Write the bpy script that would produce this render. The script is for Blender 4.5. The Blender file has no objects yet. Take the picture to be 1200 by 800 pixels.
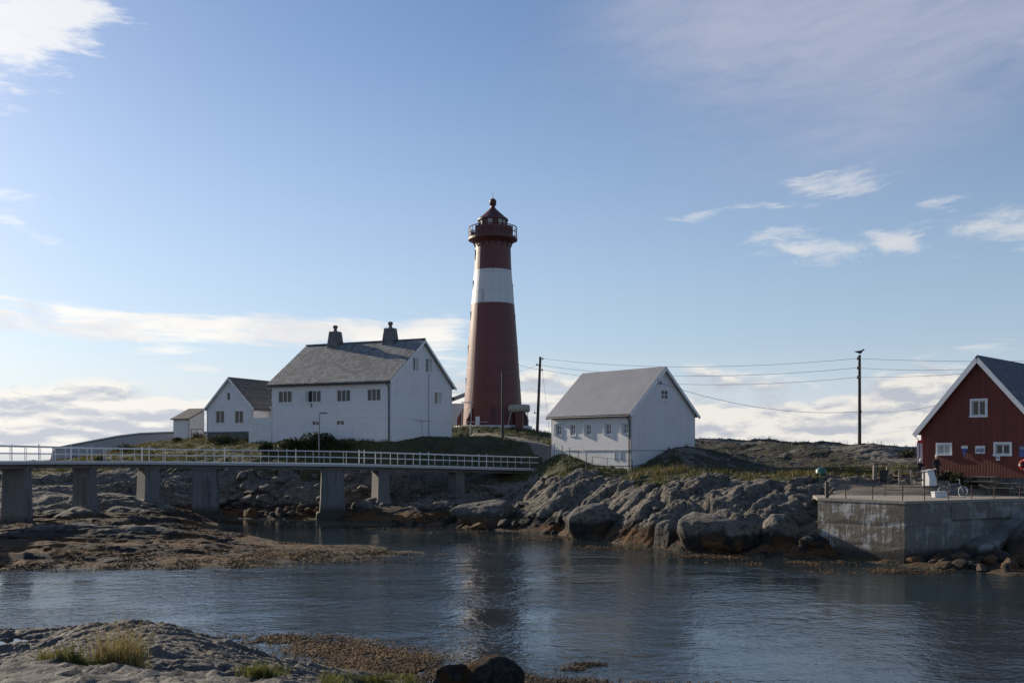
import bpy, bmesh, math, random
import numpy as np
from mathutils import Vector, Matrix, noise as mnoise
from mathutils.geometry import tessellate_polygon

random.seed(7); RNG = np.random.default_rng(7)
SC = bpy.context.scene
COL = SC.collection
R = math.radians

# ------------------------------------------------------------------ camera, sky, sun, exposure
EYE, F, HZ = 5.9, 1167.0, 530.0          # eye height (m), focal length and horizon row for a 1200 px wide frame
cam = bpy.data.objects.new('camera', bpy.data.cameras.new('camera')); COL.objects.link(cam)
cam.location = (0, 0, EYE); cam.rotation_euler = (R(90), 0, 0)
cam.data.sensor_width = 36; cam.data.lens = 36*F/1200; cam.data.shift_y = (HZ-400)/1200
cam.data.clip_start = .1; cam.data.clip_end = 60000
SC.camera = cam
SUN_EL, SUN_AZ = 20.0, -48.0             # azimuth from +Y, clockwise
sl = bpy.data.lights.new('sun', 'SUN'); sl.energy = 4.6; sl.angle = R(.55); sl.color = (1, .87, .69)
so = bpy.data.objects.new('sun', sl); COL.objects.link(so)
SUNV = Vector((math.sin(R(SUN_AZ))*math.cos(R(SUN_EL)), math.cos(R(SUN_AZ))*math.cos(R(SUN_EL)), math.sin(R(SUN_EL))))
so.rotation_euler = SUNV.to_track_quat('Z', 'Y').to_euler()
SC.view_settings.view_transform = 'Standard'; SC.view_settings.look = 'None'
SC.view_settings.gamma = 1; SC.view_settings.exposure = .33

# ------------------------------------------------------------------ small node language
class Nd:
    def __init__(s, t, k): s.t, s.k = t, k
    def _m(s, op, *a, clamp=False):
        n = s.t.nodes.new('ShaderNodeMath'); n.operation = op; n.use_clamp = clamp
        for i, v in enumerate((s,)+a):
            if isinstance(v, Nd): s.t.links.new(v.k, n.inputs[i])
            else: n.inputs[i].default_value = v
        return Nd(s.t, n.outputs[0])
    def __add__(s, o): return s._m('ADD', o)
    __radd__ = __add__
    def __sub__(s, o): return s._m('SUBTRACT', o)
    def __rsub__(s, o): return (s*-1)+o
    def __mul__(s, o): return s._m('MULTIPLY', o)
    __rmul__ = __mul__
    def __truediv__(s, o): return s._m('DIVIDE', o)
    def __pow__(s, o): return s._m('POWER', o)
    def sin(s): return s._m('SINE')
    def abs(s): return s._m('ABSOLUTE')
    def clamp(s): return s._m('ADD', 0.0, clamp=True)
    def max(s, o): return s._m('MAXIMUM', o)
    def min(s, o): return s._m('MINIMUM', o)
    def step(s, a, b, lo=0.0, hi=1.0):
        n = s.t.nodes.new('ShaderNodeMapRange'); n.interpolation_type = 'SMOOTHSTEP'
        s.t.links.new(s.k, n.inputs[0])
        for i, v in zip((1, 2, 3, 4), (a, b, lo, hi)): n.inputs[i].default_value = v
        return Nd(s.t, n.outputs[0])
def comb(t, x, y, z=0.0):
    n = t.nodes.new('ShaderNodeCombineXYZ')
    for i, v in enumerate((x, y, z)):
        if isinstance(v, Nd): t.links.new(v.k, n.inputs[i])
        else: n.inputs[i].default_value = v
    return Nd(t, n.outputs[0])
def sep(v):
    n = v.t.nodes.new('ShaderNodeSeparateXYZ'); v.t.links.new(v.k, n.inputs[0])
    return [Nd(v.t, o) for o in n.outputs]
def noise(v, scale=1.0, detail=5, rough=.55, dist=0.0):
    n = v.t.nodes.new('ShaderNodeTexNoise'); v.t.links.new(v.k, n.inputs['Vector'])
    n.inputs['Scale'].default_value = scale; n.inputs['Detail'].default_value = detail
    n.inputs['Roughness'].default_value = rough; n.inputs['Distortion'].default_value = dist
    return Nd(v.t, n.outputs[0])
def voro(v, scale, feature='F1', rnd=1.0):
    n = v.t.nodes.new('ShaderNodeTexVoronoi'); n.feature = feature; v.t.links.new(v.k, n.inputs['Vector'])
    n.inputs['Scale'].default_value = scale; n.inputs['Randomness'].default_value = rnd
    return Nd(v.t, n.outputs['Distance'])
def mix(f, a, b):
    t = f.t if isinstance(f, Nd) else (a.t if isinstance(a, Nd) else b.t)
    n = t.nodes.new('ShaderNodeMix'); n.data_type = 'RGBA'
    for i, v in zip((0, 6, 7), (f, a, b)):
        if isinstance(v, Nd): t.links.new(v.k, n.inputs[i])
        elif i == 0: n.inputs[0].default_value = v
        else: n.inputs[i].default_value = (*v[:3], 1)
    return Nd(t, n.outputs[2])

# ------------------------------------------------------------------ world
W = bpy.data.worlds.new('World'); SC.world = W; W.use_nodes = True
wt = W.node_tree; wt.nodes.clear()
sky = wt.nodes.new('ShaderNodeTexSky'); sky.sky_type = 'NISHITA'; sky.sun_disc = False
sky.sun_elevation = R(SUN_EL); sky.sun_rotation = R(SUN_AZ); sky.altitude = 0
sky.air_density = 1.0; sky.dust_density = .35; sky.ozone_density = 3.2
bg = wt.nodes.new('ShaderNodeBackground'); bg.inputs[1].default_value = .10
wo = wt.nodes.new('ShaderNodeOutputWorld'); wt.links.new(bg.outputs[0], wo.inputs[0])
tc = wt.nodes.new('ShaderNodeTexCoord')
D = Nd(wt, tc.outputs['Generated'])
dx, dy, dz = sep(D)
az = dx._m('ARCTAN2', dy); el = dz._m('ARCSINE')
def ang(px, py): return math.atan((px-600)/F), math.atan((HZ-py)/math.hypot(F, px-600))
skyc = Nd(wt, sky.outputs[0])
_mul = wt.nodes.new('ShaderNodeVectorMath'); _mul.operation = 'MULTIPLY'; wt.links.new(skyc.k, _mul.inputs[0]); _mul.inputs[1].default_value = (1.0, .94, .95)
skyc = Nd(wt, _mul.outputs[0])
sunside = ((az+.55).abs()*-1.1)._m('EXPONENT')
skyc = mix((1-el.step(.0, .42))*.55, skyc, mix(sunside, (3.5, 4.35, 5.6), (4.7, 5.6, 6.8)))
# the high thin veil, wind-drawn cirrus and the low heaped clouds, all laid out by compass bearing and elevation
wv = comb(wt, az, el)
warp = noise(comb(wt, az*5, el*9), 1, 4)-.5
fib = noise(comb(wt, az*13+el*8+warp*2.0, el*58-az*5+warp*3.0), 1, 8, .66)       # fibrous
soft = noise(comb(wt, az*5+warp, el*11+warp, 3.1), 1, 6, .55)
def blob(px, py, sx, sy, rot=0):
    a, e = ang(px, py); c, s = math.cos(R(rot)), math.sin(R(rot))
    u = (az-a)*c+(el-e)*s; v = (el-e)*c-(az-a)*s
    return (((u/(sx/F))**2.0+(v/(sy/F))**2.0)*-1)._m('EXPONENT')
def sumb(lst):
    o = None
    for b in lst:
        g = blob(*b[:5])*b[5]; o = g if o is None else o+g
    return o
cir = sumb([(10, 22, 175, 66, 30, 1.45), (20, 232, 55, 14, 3, .75), (22, 264, 52, 12, -18, .8), (60, 330, 130, 9, -4, .45),
            (975, 216, 66, 24, 8, .95), (955, 293, 78, 22, -5, 1.0), (825, 253, 60, 13, 5, .75), (1085, 250, 40, 22, 22, .75), (1190, 268, 60, 34, -8, .95),
            (1050, 283, 38, 9, -24, .7), (905, 268, 40, 14, 10, .5), (1118, 301, 16, 6, 0, .6), (990, 96, 70, 11, 10, .55)])
cird = (cir*1.0-.58+(fib-.5)*2.6).step(-.05, .75)*cir.step(.08, .45)
bandc = sumb([(60, 372, 230, 15, -3, 1.1), (270, 386, 190, 17, -2, 1.1), (60, 392, 180, 11, -4, 1.0), (190, 411, 40, 6, 0, .8), (400, 386, 90, 20, 2, .9),
              (510, 380, 50, 16, 4, 1.0), (520, 410, 60, 22, 0, .7), (235, 430, 34, 6, 0, .8), (940, 414, 58, 7, 0, 1.0), (1160, 408, 60, 11, 4, .8), (640, 424, 80, 16, 0, .6), (850, 405, 120, 7, 0, .35)])
bsn = noise(comb(wt, az*7+warp, el*72+az*4+warp*2.0, 5.5), 1, 6, .58)
bandd = (bandc*.85-.60+(bsn-.5)*3.2+(fib-.5)*1.0).step(-.05, .7)*bandc.step(.1, .5)
veil = (sumb([(960, 30, 300, 95, 8, .62), (1120, 90, 260, 90, 18, .5), (800, 10, 130, 50, 0, .35)])*(soft*.7+fib*.7)).step(.06, .75)*.72
# heaped clouds ringing the horizon
def heap(off): return noise(comb(wt, az*9+warp*.8, (el+off)*30+warp*.7, 1.7), 1, 8, .55)
h0, h1 = heap(0.0), heap(.007)
lowlim = noise(comb(wt, az*4.5, .0, 8.2), 1, 3)
low = (h0*1.0+el*-8.6+lowlim*.75).step(.24, .40)*el.step(-.002, .006)
low = low*(1-el.step(.075, .10))
lit = ((h0-h1)*11.0+.60+(fib-.5)*.6).clamp()
sunside = ((az+.55).abs()*-1.1)._m('EXPONENT')
lc = mix(lit, (5.0, 5.25, 5.9), (8.6, 8.25, 7.7))
n_sky = mix(veil, skyc, (4.1, 4.2, 5.2))
n_sky = mix(bandd*.92, n_sky, mix(soft.step(.35, .65), (6.2, 6.4, 7.0), (9.6, 9.2, 8.6)))
n_sky = mix(cird*.75, n_sky, mix(sunside, (6.8, 7.0, 7.5), (9.5, 9.3, 9.0)))
n_sky = mix((1-el.step(.0, .115))*.78, n_sky, mix(sunside, (4.9, 5.5, 6.3), (6.3, 6.6, 7.1)))
n_sky = mix(low*.93, n_sky, lc)
mx = wt.nodes.new('ShaderNodeVectorMath'); mx.operation = 'SCALE'; wt.links.new(n_sky.k, mx.inputs[0])
wt.links.new((sunside*.22+.72).k, mx.inputs['Scale'])
n_final = mix((low.max(cird).max(bandd)), n_sky, Nd(wt, mx.outputs[0]))
wt.links.new(n_final.k, bg.inputs[0])

# ------------------------------------------------------------------ materials
MATS = {}
def mat(name, fn):
    m = bpy.data.materials.new(name); m.use_nodes = True; t = m.node_tree
    p = next(n for n in t.nodes if n.type == 'BSDF_PRINCIPLED')
    fn(t, p); MATS[name] = m; return m
def setc(t, p, c):
    if isinstance(c, Nd): t.links.new(c.k, p.inputs['Base Color'])
    else: p.inputs['Base Color'].default_value = (*c, 1)
def bump(t, p, h, strength, dist):
    b = t.nodes.new('ShaderNodeBump'); b.inputs['Strength'].default_value = strength; b.inputs['Distance'].default_value = dist
    t.links.new(h.k, b.inputs['Height']); t.links.new(b.outputs[0], p.inputs['Normal'])
def opos(t): return Nd(t, t.nodes.new('ShaderNodeTexCoord').outputs['Object'])
def wpos(t): return Nd(t, t.nodes.new('ShaderNodeNewGeometry').outputs['Position'])
def attr(t, n):
    a = t.nodes.new('ShaderNodeAttribute'); a.attribute_name = n; return a
def flat(name, c, rough=.6, var=.15, scale=3.0, metal=0.0, bmp=0.0):
    def fn(t, p):
        v = opos(t); n = noise(v, scale, 6)
        setc(t, p, mix(n.step(.3, .7), tuple(x*(1-var) for x in c), tuple(min(1, x*(1+var)) for x in c)))
        p.inputs['Roughness'].default_value = rough; p.inputs['Metallic'].default_value = metal
        if bmp: bump(t, p, noise(v, scale*6, 5), .5, bmp)
    return mat(name, fn)

def boards(name, c, c2, pitch, vertical, rough=.6, dirt=.35, line=.02, streak=None):
    """painted timber cladding: board joints in relief, slight board-to-board tone and weathering"""
    def fn(t, p):
        v = opos(t); x, y, z = sep(v)
        # along-wall coordinate: walls are axis aligned in their own frame
        u = (x+y*1.0) if vertical else z
        k = u*(1/pitch); fr = k._m('FRACT'); idn = k._m('FLOOR')
        wn = t.nodes.new('ShaderNodeTexWhiteNoise'); wn.noise_dimensions = '1D'; t.links.new(idn.k, wn.inputs['W'])
        tone = Nd(t, wn.outputs[0])
        joint = (fr-.5).abs().step(.44, .5)
        w = noise(comb(t, x*(6 if vertical else .8), y*(6 if vertical else .8), z*(.5 if vertical else 4)), 1, 6, .6)
        col = mix((tone*.6+w*.6-.2).clamp(), c, c2)
        col = mix(joint*.7, col, tuple(q*.40 for q in c))
        if streak: col = mix(noise(comb(t, x*9, y*9, z*.35), 1, 4, .6).step(.60, .74)*.55, col, streak)
        blot = (noise(v, .55, 5).step(.5, .75)+noise(comb(t, x*2.2, y*2.2, z*.18), 1, 5, .6).step(.52, .72)*.7).clamp()
        col = mix(blot*dirt, col, tuple(q*.72 for q in c))
        setc(t, p, col); p.inputs['Roughness'].default_value = rough
        bump(t, p, (joint*-1.0)+tone*.35+w*.12, .9, line)
    return mat(name, fn)
boards('white_cladding', (.76, .75, .755), (.83, .825, .82), .14, False, dirt=.34)
boards('white_boards', (.70, .695, .695), (.79, .785, .78), .17, True, dirt=.25)
boards('red_boards', (.120, .019, .011), (.185, .031, .017), .17, True, dirt=.45, streak=(.30, .12, .09))
flat('white_plaster', (.70, .69, .67), .75, .08, 1.2, bmp=.01)
flat('white_trim', (.78, .78, .77), .5, .05)
flat('grey_trim', (.42, .44, .47), .5, .1)
flat('rail_white', (.74, .74, .74), .45, .08, 5)
flat('lamp_grey', (.16, .17, .19), .5, .1)
flat('dark_metal', (.05, .05, .055), .5, .2)
flat('rusty_metal', (.085, .050, .038), .75, .35, 8)
flat('pole_wood', (.075, .062, .052), .85, .3, 4)
flat('grey_wood', (.20, .18, .155), .85, .3, 6, bmp=.01)
flat('dark_wood', (.075, .058, .046), .8, .3, 6)
flat('insulator', (.10, .06, .045), .3, .1)
flat('tank_paint', (.40, .36, .28), .55, .15)
flat('teal_plastic', (.035, .15, .13), .45, .12)
flat('black_plastic', (.018, .018, .02), .5, .2)
flat('banner_pink', (.82, .62, .62), .8, .08)
flat('bright_red', (.50, .03, .03), .5, .1)
flat('flag_blue', (.06, .09, .26), .7, .15)
flat('paper_white', (.72, .72, .72), .7, .05)
flat('print_grey', (.22, .24, .30), .7, .1)
flat('skin', (.46, .28, .21), .6, .06)
flat('dark_cloth', (.014, .013, .016), .9, .2, 9)
flat('grey_cloth', (.10, .095, .10), .9, .2, 9)
flat('pale_hair', (.62, .58, .52), .8, .1, 20)
flat('chrome', (.62, .62, .64), .22, .05, metal=1.0)
flat('bright_rim', (.80, .80, .80), .4, .05)
flat('rubber', (.02, .02, .02), .8, .2)
flat('bike_grey', (.30, .31, .33), .4, .1)
flat('stone_foundation', (.13, .125, .12), .9, .35, 3.5, bmp=.05)
flat('chimney_render', (.15, .145, .14), .9, .25, 2.5, bmp=.03)
flat('asphalt_path', (.16, .15, .135), .95, .25, 3, bmp=.01)
flat('feather_dark', (.03, .03, .032), .8, .2)
def _glass(t, p):
    setc(t, p, (.012, .017, .028)); p.inputs['Roughness'].default_value = .06; p.inputs['IOR'].default_value = 1.5
    bump(t, p, noise(opos(t), 1.3, 2), .12, .03)
mat('window_glass', _glass)
def _curtain(t, p):
    x, y, z = sep(opos(t)); setc(t, p, mix(((x+y)*26).sin().step(-1, 1), (.36, .35, .32), (.50, .48, .43))); p.inputs['Roughness'].default_value = .35
mat('curtained_glass', _curtain)
def slate(name, c, c2, px, pz):
    def fn(t, p):
        v = opos(t); x, y, z = sep(v)
        row = z/pz; rid = row._m('FLOOR'); rf = row._m('FRACT')
        off = rid._m('MODULO', 2.0)*.5
        cx = x/px+off; cid = cx._m('FLOOR'); cf = cx._m('FRACT')
        wn = t.nodes.new('ShaderNodeTexWhiteNoise'); wn.noise_dimensions = '2D'; t.links.new(comb(t, cid, rid).k, wn.inputs['Vector'])
        tone = Nd(t, wn.outputs[0])
        edge = (cf-.5).abs().step(.40, .5).max((1-rf).step(.84, 1.0))
        wear = noise(v, .5, 5)
        col = mix((tone*.75+wear*.5-.12).clamp(), c, c2)
        col = mix(noise(v, 2.2, 5).step(.56, .7)*.55, col, (.30, .285, .235))
        setc(t, p, mix(edge*.6, col, (.035, .035, .04))); p.inputs['Roughness'].default_value = .75
        bump(t, p, rf*-.6+tone*.4-edge*.7, .9, .05)
    return mat(name, fn)
slate('slate_roof', (.105, .105, .105), (.30, .295, .285), .42, .30)
slate('dark_slate_roof', (.055, .055, .058), (.11, .105, .10), .30, .2)
slate('blue_slate_roof', (.075, .085, .105), (.115, .125, .15), .34, .24)
def _metalroof(t, p):
    v = opos(t); x, y, z = sep(v)
    f = (x/.55)._m('FRACT'); seam = (f-.5).abs().step(.43, .5)
    w = noise(comb(t, x*.6, y*.6, z*.6), 1, 5); w2 = noise(comb(t, x*5, z*.5, 0), 1, 5)
    cc = mix((w*.9+w2*.7-.3).clamp(), (.165, .170, .190), (.29, .295, .32)); setc(t, p, mix(seam*.45, cc, (.11, .115, .125))); p.inputs['Roughness'].default_value = .55
    bump(t, p, seam+w*.3, .8, .04)
mat('grey_sheet_roof', _metalroof)

def rock_color(t, v, wet=True):
    x, y, z = sep(v)
    a = noise(v, .35, 6, .6); b = noise(v, 2.3, 7, .65); c = noise(v, 11, 5, .7)
    lay = noise(comb(t, x*.5+y*.25+z*1.2, y*.5-x*.2, z*5.5+x*.8), 1.6, 6, .62)
    f = (a*.5+b*.8+lay*.8+c*.6-.85).step(0.0, 1.0)
    col = mix(f, (.058, .051, .042), (.320, .280, .228))
    col = mix(noise(v, .9, 5, .6).step(.54, .70)*.5, col, (.125, .100, .072))
    col = mix(noise(v, 6.5, 4, .65).step(.60, .68)*.6, col, (.30, .280, .245))       # pale lichen
    col = mix(noise(v, 2.7, 7, .75).step(.53, .60)*.75, col, (.030, .028, .027))      # dark lichen, damp
    col = mix(noise(comb(t, x*1.1+y*.6, y*1.1-x*.6, z*3.4), 2.4, 7, .72).step(.55, .62)*.6, col, (.026, .025, .024))
    if wet:
        zz = z+(b-.5)*.9+(a-.5)*.9
        col = mix(1-zz.step(1.0, 1.4), col, mix(b.step(.42, .68), (.012, .010, .009), (.034, .026, .019)))
        col = mix((1-zz.step(.5, 1.25))*noise(comb(t, x*.28, y*.6, 2.0), 1, 7, .62).step(.455, .50), col, mix(c.step(.4, .6), (.072, .034, .010), (.195, .085, .020)))
        col = mix(1-(z+(b-.5)*.2).step(.04, .20), col, mix(b.step(.4, .6), (.032, .024, .012), (.105, .074, .034)))
    return col, b, c, lay
def _rockmat(t, p):
    v = wpos(t); col, b, c, lay = rock_color(t, v)
    setc(t, p, col); p.inputs['Roughness'].default_value = .85
    crack = voro(v, 1.6, 'DISTANCE_TO_EDGE').step(0, .06)
    bump(t, p, b*.55+c*.35+lay*.8+crack*.15, .9, .10)
mat('shore_rock', _rockmat)
def _boulder(t, p):
    v = opos(t)
    wv_ = wpos(t); col, b, c, lay = rock_color(t, wv_)
    oi = t.nodes.new('ShaderNodeObjectInfo'); rnd = Nd(t, oi.outputs['Random'])
    col = mix((rnd*.5), col, mix(b.step(.35, .65), (.055, .05, .046), (.125, .113, .098)))
    setc(t, p, col); p.inputs['Roughness'].default_value = .85
    bump(t, p, b*.6+c*.5+lay*.9+noise(wv_, 4.5, 8, .72)*.8, 1.0, .13)
mat('boulder_rock', _boulder)
def _terr(t, p):
    v = wpos(t); col, b, c, lay = rock_color(t, v)
    g = Nd(t, attr(t, 'grass').outputs['Fac']); s = Nd(t, attr(t, 'soil').outputs['Fac'])
    gn = noise(v, .55, 5, .6); gf = noise(v, 5, 5, .7)
    gc = mix((gn*.6+gf*.5-.05).clamp(), (.022, .030, .010), (.085, .082, .026))
    gc = mix(noise(v, 1.1, 5, .6).step(.55, .7)*.6, gc, (.115, .082, .040))
    vx, vy, vz = sep(v); heath = vx.step(11, 14)*vy.step(76, 79); gc = mix(heath*.85, gc, mix(gf.step(.35, .65), (.014, .014, .010), (.050, .042, .026)))
    m = (g+(b-.5)*.5+(c-.5)*.3).step(.4, .6)
    col = mix(m, col, gc)
    sc_ = mix((b*.6+c*.4).step(.3, .7), (.13, .108, .08), (.25, .21, .16))
    m2 = (s+(b-.5)*.35).step(.4, .6)
    col = mix(m2, col, sc_)
    setc(t, p, col); p.inputs['Roughness'].default_value = .9
    crack = voro(v, 1.3, 'DISTANCE_TO_EDGE').step(0, .05)
    rg = noise(v, 4.5, 8, .72); bump(t, p, (b*.6+c*.5+lay*1.0+crack*.25+rg*.9)*(1-m2*.85)*(1-m*.4), 1.0, .17)
mat('island_ground', _terr)
def _foreterr(t, p):
    v = wpos(t); x, y, z = sep(v)
    col, b, c, lay = rock_color(t, v, wet=False)
    fine = noise(v, 34, 5, .7); col = mix(.7, col, mix(fine.step(.40, .60), (.055, .049, .043), (.265, .238, .208))); col = mix(noise(v, 15, 5, .75).step(.52, .62)*.6, col, (.055, .050, .046)); col = mix(noise(v, 9, 4, .7).step(.60, .68)*.5, col, (.36, .34, .31))
    strat = noise(comb(t, x*.7, y*3.2+x*.5, z*8), 1.5, 7, .66)
    col = mix(strat.step(.52, .66)*.75, col, (.060, .053, .047))
    zz = z+(b-.5)*.25
    col = mix(1-zz.step(.12, .36), col, mix(c, (.030, .024, .017), (.11, .075, .035)))
    col = mix(noise(v, .8, 4).step(.60, .70)*.35, col, (.16, .13, .075))
    setc(t, p, col); p.inputs['Roughness'].default_value = .82
    cr = voro(comb(t, x*.6, y*1.5, z), 2.0, 'DISTANCE_TO_EDGE').step(0, .045)
    bump(t, p, b*.4+c*.4+strat*.9+fine*.45+cr*.3+noise(v, 12, 6, .72)*.5, 1.0, .075)
mat('shore_ledge', _foreterr)
def leafy(name, cols, rough=.7, tr=.25):
    def fn(t, p):
        a = attr(t, 'tint'); f = Nd(t, a.outputs['Fac'])
        c = mix((f*2).clamp(), cols[0], cols[1]); c = mix((f*2-1).clamp(), c, cols[2])
        setc(t, p, c); p.inputs['Roughness'].default_value = rough
        tl = t.nodes.new('ShaderNodeBsdfTranslucent'); t.links.new(c.k, tl.inputs[0])
        ms = t.nodes.new('ShaderNodeMixShader'); ms.inputs[0].default_value = tr
        out = next(n for n in t.nodes if n.type == 'OUTPUT_MATERIAL')
        t.links.new(p.outputs[0], ms.inputs[1]); t.links.new(tl.outputs[0], ms.inputs[2]); t.links.new(ms.outputs[0], out.inputs[0])
    return mat(name, fn)
leafy('meadow_grass', [(.028, .040, .011), (.098, .104, .022), (.155, .120, .038)])
leafy('tuft_grass', [(.055, .080, .018), (.13, .135, .030), (.30, .235, .10)], tr=.35)
leafy('bush_leaf', [(.014, .022, .009), (.034, .044, .014), (.090, .075, .022)])
leafy('kelp', [(.022, .014, .006), (.105, .048, .010), (.21, .120, .035)], .8, .1)

def concrete(name, c, c2, white=0.0, tide=False):
    def fn(t, p):
        v = opos(t); x, y, z = sep(v)
        a = noise(v, .7, 6, .6); b = noise(v, 4, 6, .65); st = noise(comb(t, x*3.2, y*3.2, z*.22), 1, 5, .6)
        col = mix((a*.5+b*.4+st*.4-.2).clamp(), c, c2)
        if white:
            # lime bloom running down from the pour joints
            drip = noise(comb(t, x*4.2, y*4.2, z*.55), 1, 6, .65); zone = noise(comb(t, x*.7, y*.7, z*1.7), 1, 5)
            rowm = ((z/.62+noise(comb(t, x*.8, y*.8, 0), 1, 3)*.6)._m('FRACT')).step(.25, .95)
            col = mix((drip*.95+zone*.95).step(.955, 1.07)*white, col, (.42, .415, .40))
            col = mix(noise(comb(t, x*1.1, y*1.1, z*.9), 1, 4).step(.52, .68)*z.step(2.5, 3.3)*.75, col, (.125, .075, .045))  # rust
            zz = z+(b-.5)*.5; col = mix(1-zz.step(.35, .95), col, (.050, .045, .037))
        if tide:
            wz = sep(wpos(t))[2]+(b-.5)*.8+(st-.5)*.8
            col = mix(st.step(.52, .68)*.65, col, tuple(q*.45 for q in c))
            fm = ((z/.9)._m('FRACT')-.5).abs().step(.47, .5); col = mix(fm*.35, col, tuple(q*.5 for q in c))
            col = mix(noise(v, 1.6, 6, .7).step(.60, .70)*.6, col, (.34, .335, .32))
            col = mix(1-wz.step(.7, 1.5), col, mix(b, (.030, .026, .020), (.085, .075, .055)))
        setc(t, p, col); p.inputs['Roughness'].default_value = .9
        bump(t, p, b*.6+a*.4+st*.3, .9, .05)
    return mat(name, fn)
concrete('pier_concrete', (.095, .093, .090), (.25, .245, .235), tide=True)
concrete('quay_concrete', (.110, .092, .070), (.225, .198, .160), white=.95)
concrete('quay_concrete_plain', (.115, .104, .088), (.25, .23, .198), white=.40)
concrete('slab_concrete', (.24, .21, .17), (.36, .32, .26))
concrete('deck_concrete', (.42, .42, .43), (.55, .55, .56))
concrete('pale_concrete', (.36, .35, .37), (.42, .41, .43))
def paint_iron(name, c, c2):
    def fn(t, p):
        v = opos(t); x, y, z = sep(v)
        th = x._m('ARCTAN2', y); seam = ((th*(16/(2*math.pi)))._m('FRACT')-.5).abs().step(.475, .5)
        ring = ((z/2.35)._m('FRACT')-.5).abs().step(.485, .5)
        st = noise(comb(t, x*1.2, y*1.2, z*.12), 1, 6, .6); b = noise(v, .6, 5)
        col = mix((st*.7+b*.5-.1).clamp(), c, c2)
        col = mix(noise(comb(t, x*2.4, y*2.4, z*.16), 1, 5, .65).step(.56, .70)*.45, col, (.12, .055, .035)); col = mix(seam.max(ring)*.5, col, tuple(q*.45 for q in c))
        setc(t, p, col); p.inputs['Roughness'].default_value = .5
        bump(t, p, seam.max(ring), .5, .03)
    return mat(name, fn)
paint_iron('iron_red', (.115, .027, .024), (.165, .041, .035))
paint_iron('iron_dark_red', (.088, .022, .020), (.130, .032, .028))
paint_iron('iron_white', (.60, .60, .585), (.70, .70, .685))
def _water(t, p):
    v = wpos(t); x, y, z = sep(v)
    setc(t, p, (.018, .030, .036)); p.inputs['Roughness'].default_value = .035; p.inputs['IOR'].default_value = 1.333
    big = noise(comb(t, x*.05, y*.06), 1, 3)
    patch = noise(comb(t, x*.10+7, y*.16), 1, 3).step(.36, .66)
    far = y.step(58, 74)                                       # the sheltered water behind the islet lies calmer
    amp = (patch*.75+.3)*(1-far*.72)
    w1 = noise(comb(t, x*1.25+y*.4, y*1.45-x*.35), 1, 3, .5, .6)
    w2 = noise(comb(t, x*3.4-y*.9, y*4.2+x*.8, 2.0), 1, 3, .55, .3)
    w3 = noise(comb(t, x*9, y*15, 4.0), 1, 2, .5)
    h = (w1*1.0+w2*.45+w3*.10)*amp+big*.4
    bump(t, p, h, 1.0, .066)
mat('sea_water', _water)
def _pool(t, p):
    setc(t, p, (.01, .012, .012)); p.inputs['Roughness'].default_value = .03; p.inputs['IOR'].default_value = 1.333
    bump(t, p, noise(wpos(t), 6, 2), .15, .01)
mat('pool_water', _pool)
M = MATS

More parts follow.
